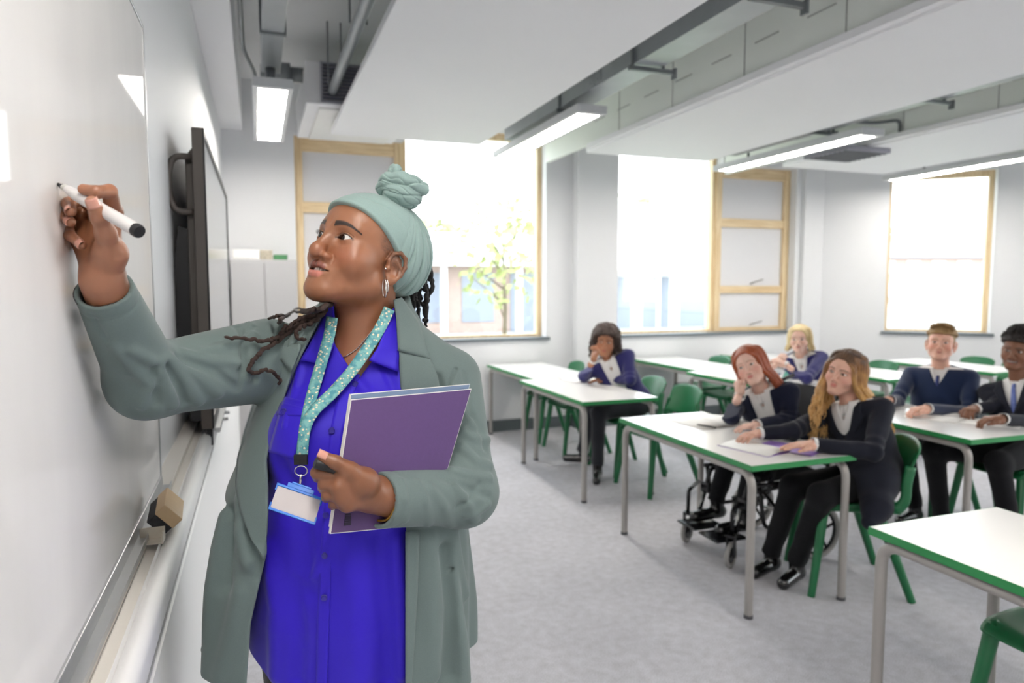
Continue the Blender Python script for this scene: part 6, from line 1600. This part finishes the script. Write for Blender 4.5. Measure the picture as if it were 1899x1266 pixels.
# ---- 6 boy in blazer and striped tie
F = face_frame(1888, 651, 4.22, 16, 3, 6)
wl, wr = at_z(1862, 777, TZ+.015), at_z(1812, 758, TZ+.015); el, er = at(1925, 785, 4.05), at(1850, 752, 4.25)
def h6(F_, root):
    hair_cap(F_, M_hair_black, root, LINE_SHORT, .004, noise=.001, ns=200)
    O, R = F_; hair_cap(F_, M_hair_black, root, ((.1, .060), (.075, .056), (.05, .052), (.0, .040), (-.06, .02), (-.14, .03)), .020, noise=.004, ns=110, top=.018, nm='curls', h=.0028)
    bm = BM(); rr = random.Random(4)
    for k in range(230):
        u = np.array([rr.gauss(0, 1), rr.gauss(0, 1), abs(rr.gauss(0, 1))+.1]); u /= np.linalg.norm(u); c = np.array([0, -.010, .050])+u*np.array([.093, .108, .108]); ph = rr.uniform(0, 6)
        if c[2] < .062+.25*max(0, c[1]): continue
        tube(bm, [O+R@(c+u*.006*q+np.array([.0065*math.cos(ph+q*8), .0065*math.sin(ph+q*8), .004*q])) for q in np.linspace(0, 1, 9)], .0036, 5)
    attach(obj('coils', bm, M_hair_black, smooth=True), root)
person('person in dark blazer and blue striped tie, smiling, with short black curls', F,
    dict(lipc=srgb(160, 96, 86), lip_up=srgb(120, 74, 66), browc=srgb(26, 18, 16), liner=.4, iris=(.02, .012, .008), jaw=1.05, smile=1.3, gap=.0085, nose=1.08, lip=.92, neckw=1.08), at(1890, 710, 4.28), 14, (4.24, 2.78, .54),
    ((er, wr), (el, wl)), ((-UA*.8-WA*.5, down, -1, (50, 50, 30), dict(s=.98)), ((-UA*.95+WA*.1, down, 1, (35, 45, 30), dict(s=.98)))),
    (((3.74, 2.96, .53), (3.86, 2.98, .10)), ((3.80, 2.62, .53), (3.95, 2.62, .10))), ((3.72, 2.98, 0), (3.82, 2.60, 0)), 'blazer', srgb(134, 92, 70), M_blazer, M_blackt, h6, vneck=(.40, .070), tie=M_tie, gaze=(-.1, 1, 0), shw=.175, girth=1.02, teeth_=True, lapels=True)

# ------------------------------------------------------------------ books and papers on the tables
M_lilac = mat('lilac_cover', srgb(150, 118, 196), .5)
M_pagew = mat('page_white', srgb(238, 236, 232), .7, var=.01, scale=20)
def open_book(c, rz, label, m, w=.21, h=.29, left=1, right=1, group='exercise books on the tables'):
    t = thing('exercise_book', label, 'book', (c[0], c[1], .7105), rz, group)
    bm = BM(); box(bm, (-w*left, -h/2, 0), (w*right, h/2, .0012)); obj('cover', bm, m, t)
    for s, a in ((-1, left), (1, right)):
        if a < .3: continue
        bm = BM(); n = 8; 
        def pf(u, v): return (s*(u*w*.985*min(a, 1)), (v-.5)*h*.98, .0022+.010*math.sin(min(1, u*1.15)*PI)**.8)
        grid_mesh(bm, pf, 9, 3); obj('pages', bm, M_pagew, t, solid=.0015, smooth=True)
    return t
def sheet(c, rz, label, w=.21, h=.297, m=None):
    bm = BM(); box(bm, (-w/2, -h/2, 0), (w/2, h/2, .0008)); o = obj('paper_sheet', bm, m or M_pagew); o.location = (c[0], c[1], .7106); o.rotation_euler.z = rz; return tag(o, label, 'paper', 'loose papers on tables')
c = at_z(1425, 826, .71)
t = open_book(c, .25+PI/2*0, 'open exercise book with lilac cover under the long haired girl\'s hands', M_lilac, left=1, right=0.02)
bm = BM(); c2 = at_z(1465, 832, .71); box(bm, (-.09, -.14, 0), (.09, .14, .0012)); o = obj('exercise_book', bm, M_lilac); o.location = (c2[0], c2[1], .7142); o.rotation_euler.z = .45; tag(o, 'closed lilac exercise book lying under her flat left hand', 'book', 'open exercise books')
open_book(at_z(1325, 783, .71), .1, 'open white exercise book in front of the redhead on the near table', M_pagew)
c = at_z(1310, 793, .715); bm = BM(); tube(bm, [(-.06, 0, 0), (.05, 0, 0), (.062, 0, 0)], [.0045, .0045, .001], 8); o = obj('pen', bm, M_black); o.location = (c[0], c[1], .7255); o.rotation_euler.z = 2.0; tag(o, 'dark pen lying by the redhead\'s open book', 'pen')
c = at_z(1402, 800, TZ+.01); bm = BM(); tube(bm, [(-.07, 0, 0), (.06, 0, 0), (.07, 0, 0)], [.0042, .0042, .001], 8); o = obj('pen', bm, mat('pen_silver', srgb(150, 150, 160), .3, .6)); o.location = (c[0]-.03, c[1], .764); o.rotation_euler = (0, .1, .3); tag(o, 'slim grey pen in the long haired girl\'s outstretched hand', 'pen')
open_book(at_z(1092, 704, .71), .1, 'thick open book with lifted pages before the curly haired girl', mat('maroon_cover', srgb(110, 84, 120), .6))
sheet(at_z(1040, 693, .71), .3, 'pale sheet lying left of the curly haired girl\'s open book'); sheet(at_z(968, 683, .71), .1, 'sheet with a lilac edge at the wall end of the far table', m=M_pagew)
open_book(at_z(1745, 771, .71), .35, 'open book between the two boys on their table', M_pagew); sheet(at_z(1658, 750, .71), -.2, 'pale sheet under the sandy haired boy\'s far arm'); sheet(at_z(1835, 784, .71), .5, 'thin sheet in front of the boy with the striped tie')
sheet(at_z(1508, 708, .71), .3, 'white sheet beside the blonde girl\'s elbow')
c = at_z(1458, 701, .71); bm = BM(); bmesh.ops.create_cone(bm, segments=4, radius1=.045, radius2=.002, depth=.08, cap_ends=True); o = obj('name_tent', bm, mat('teal_card', srgb(110, 190, 170), .6)); o.location = (c[0], c[1], .7515); tag(o, 'small teal folded card standing by the blonde girl\'s arm', 'card')
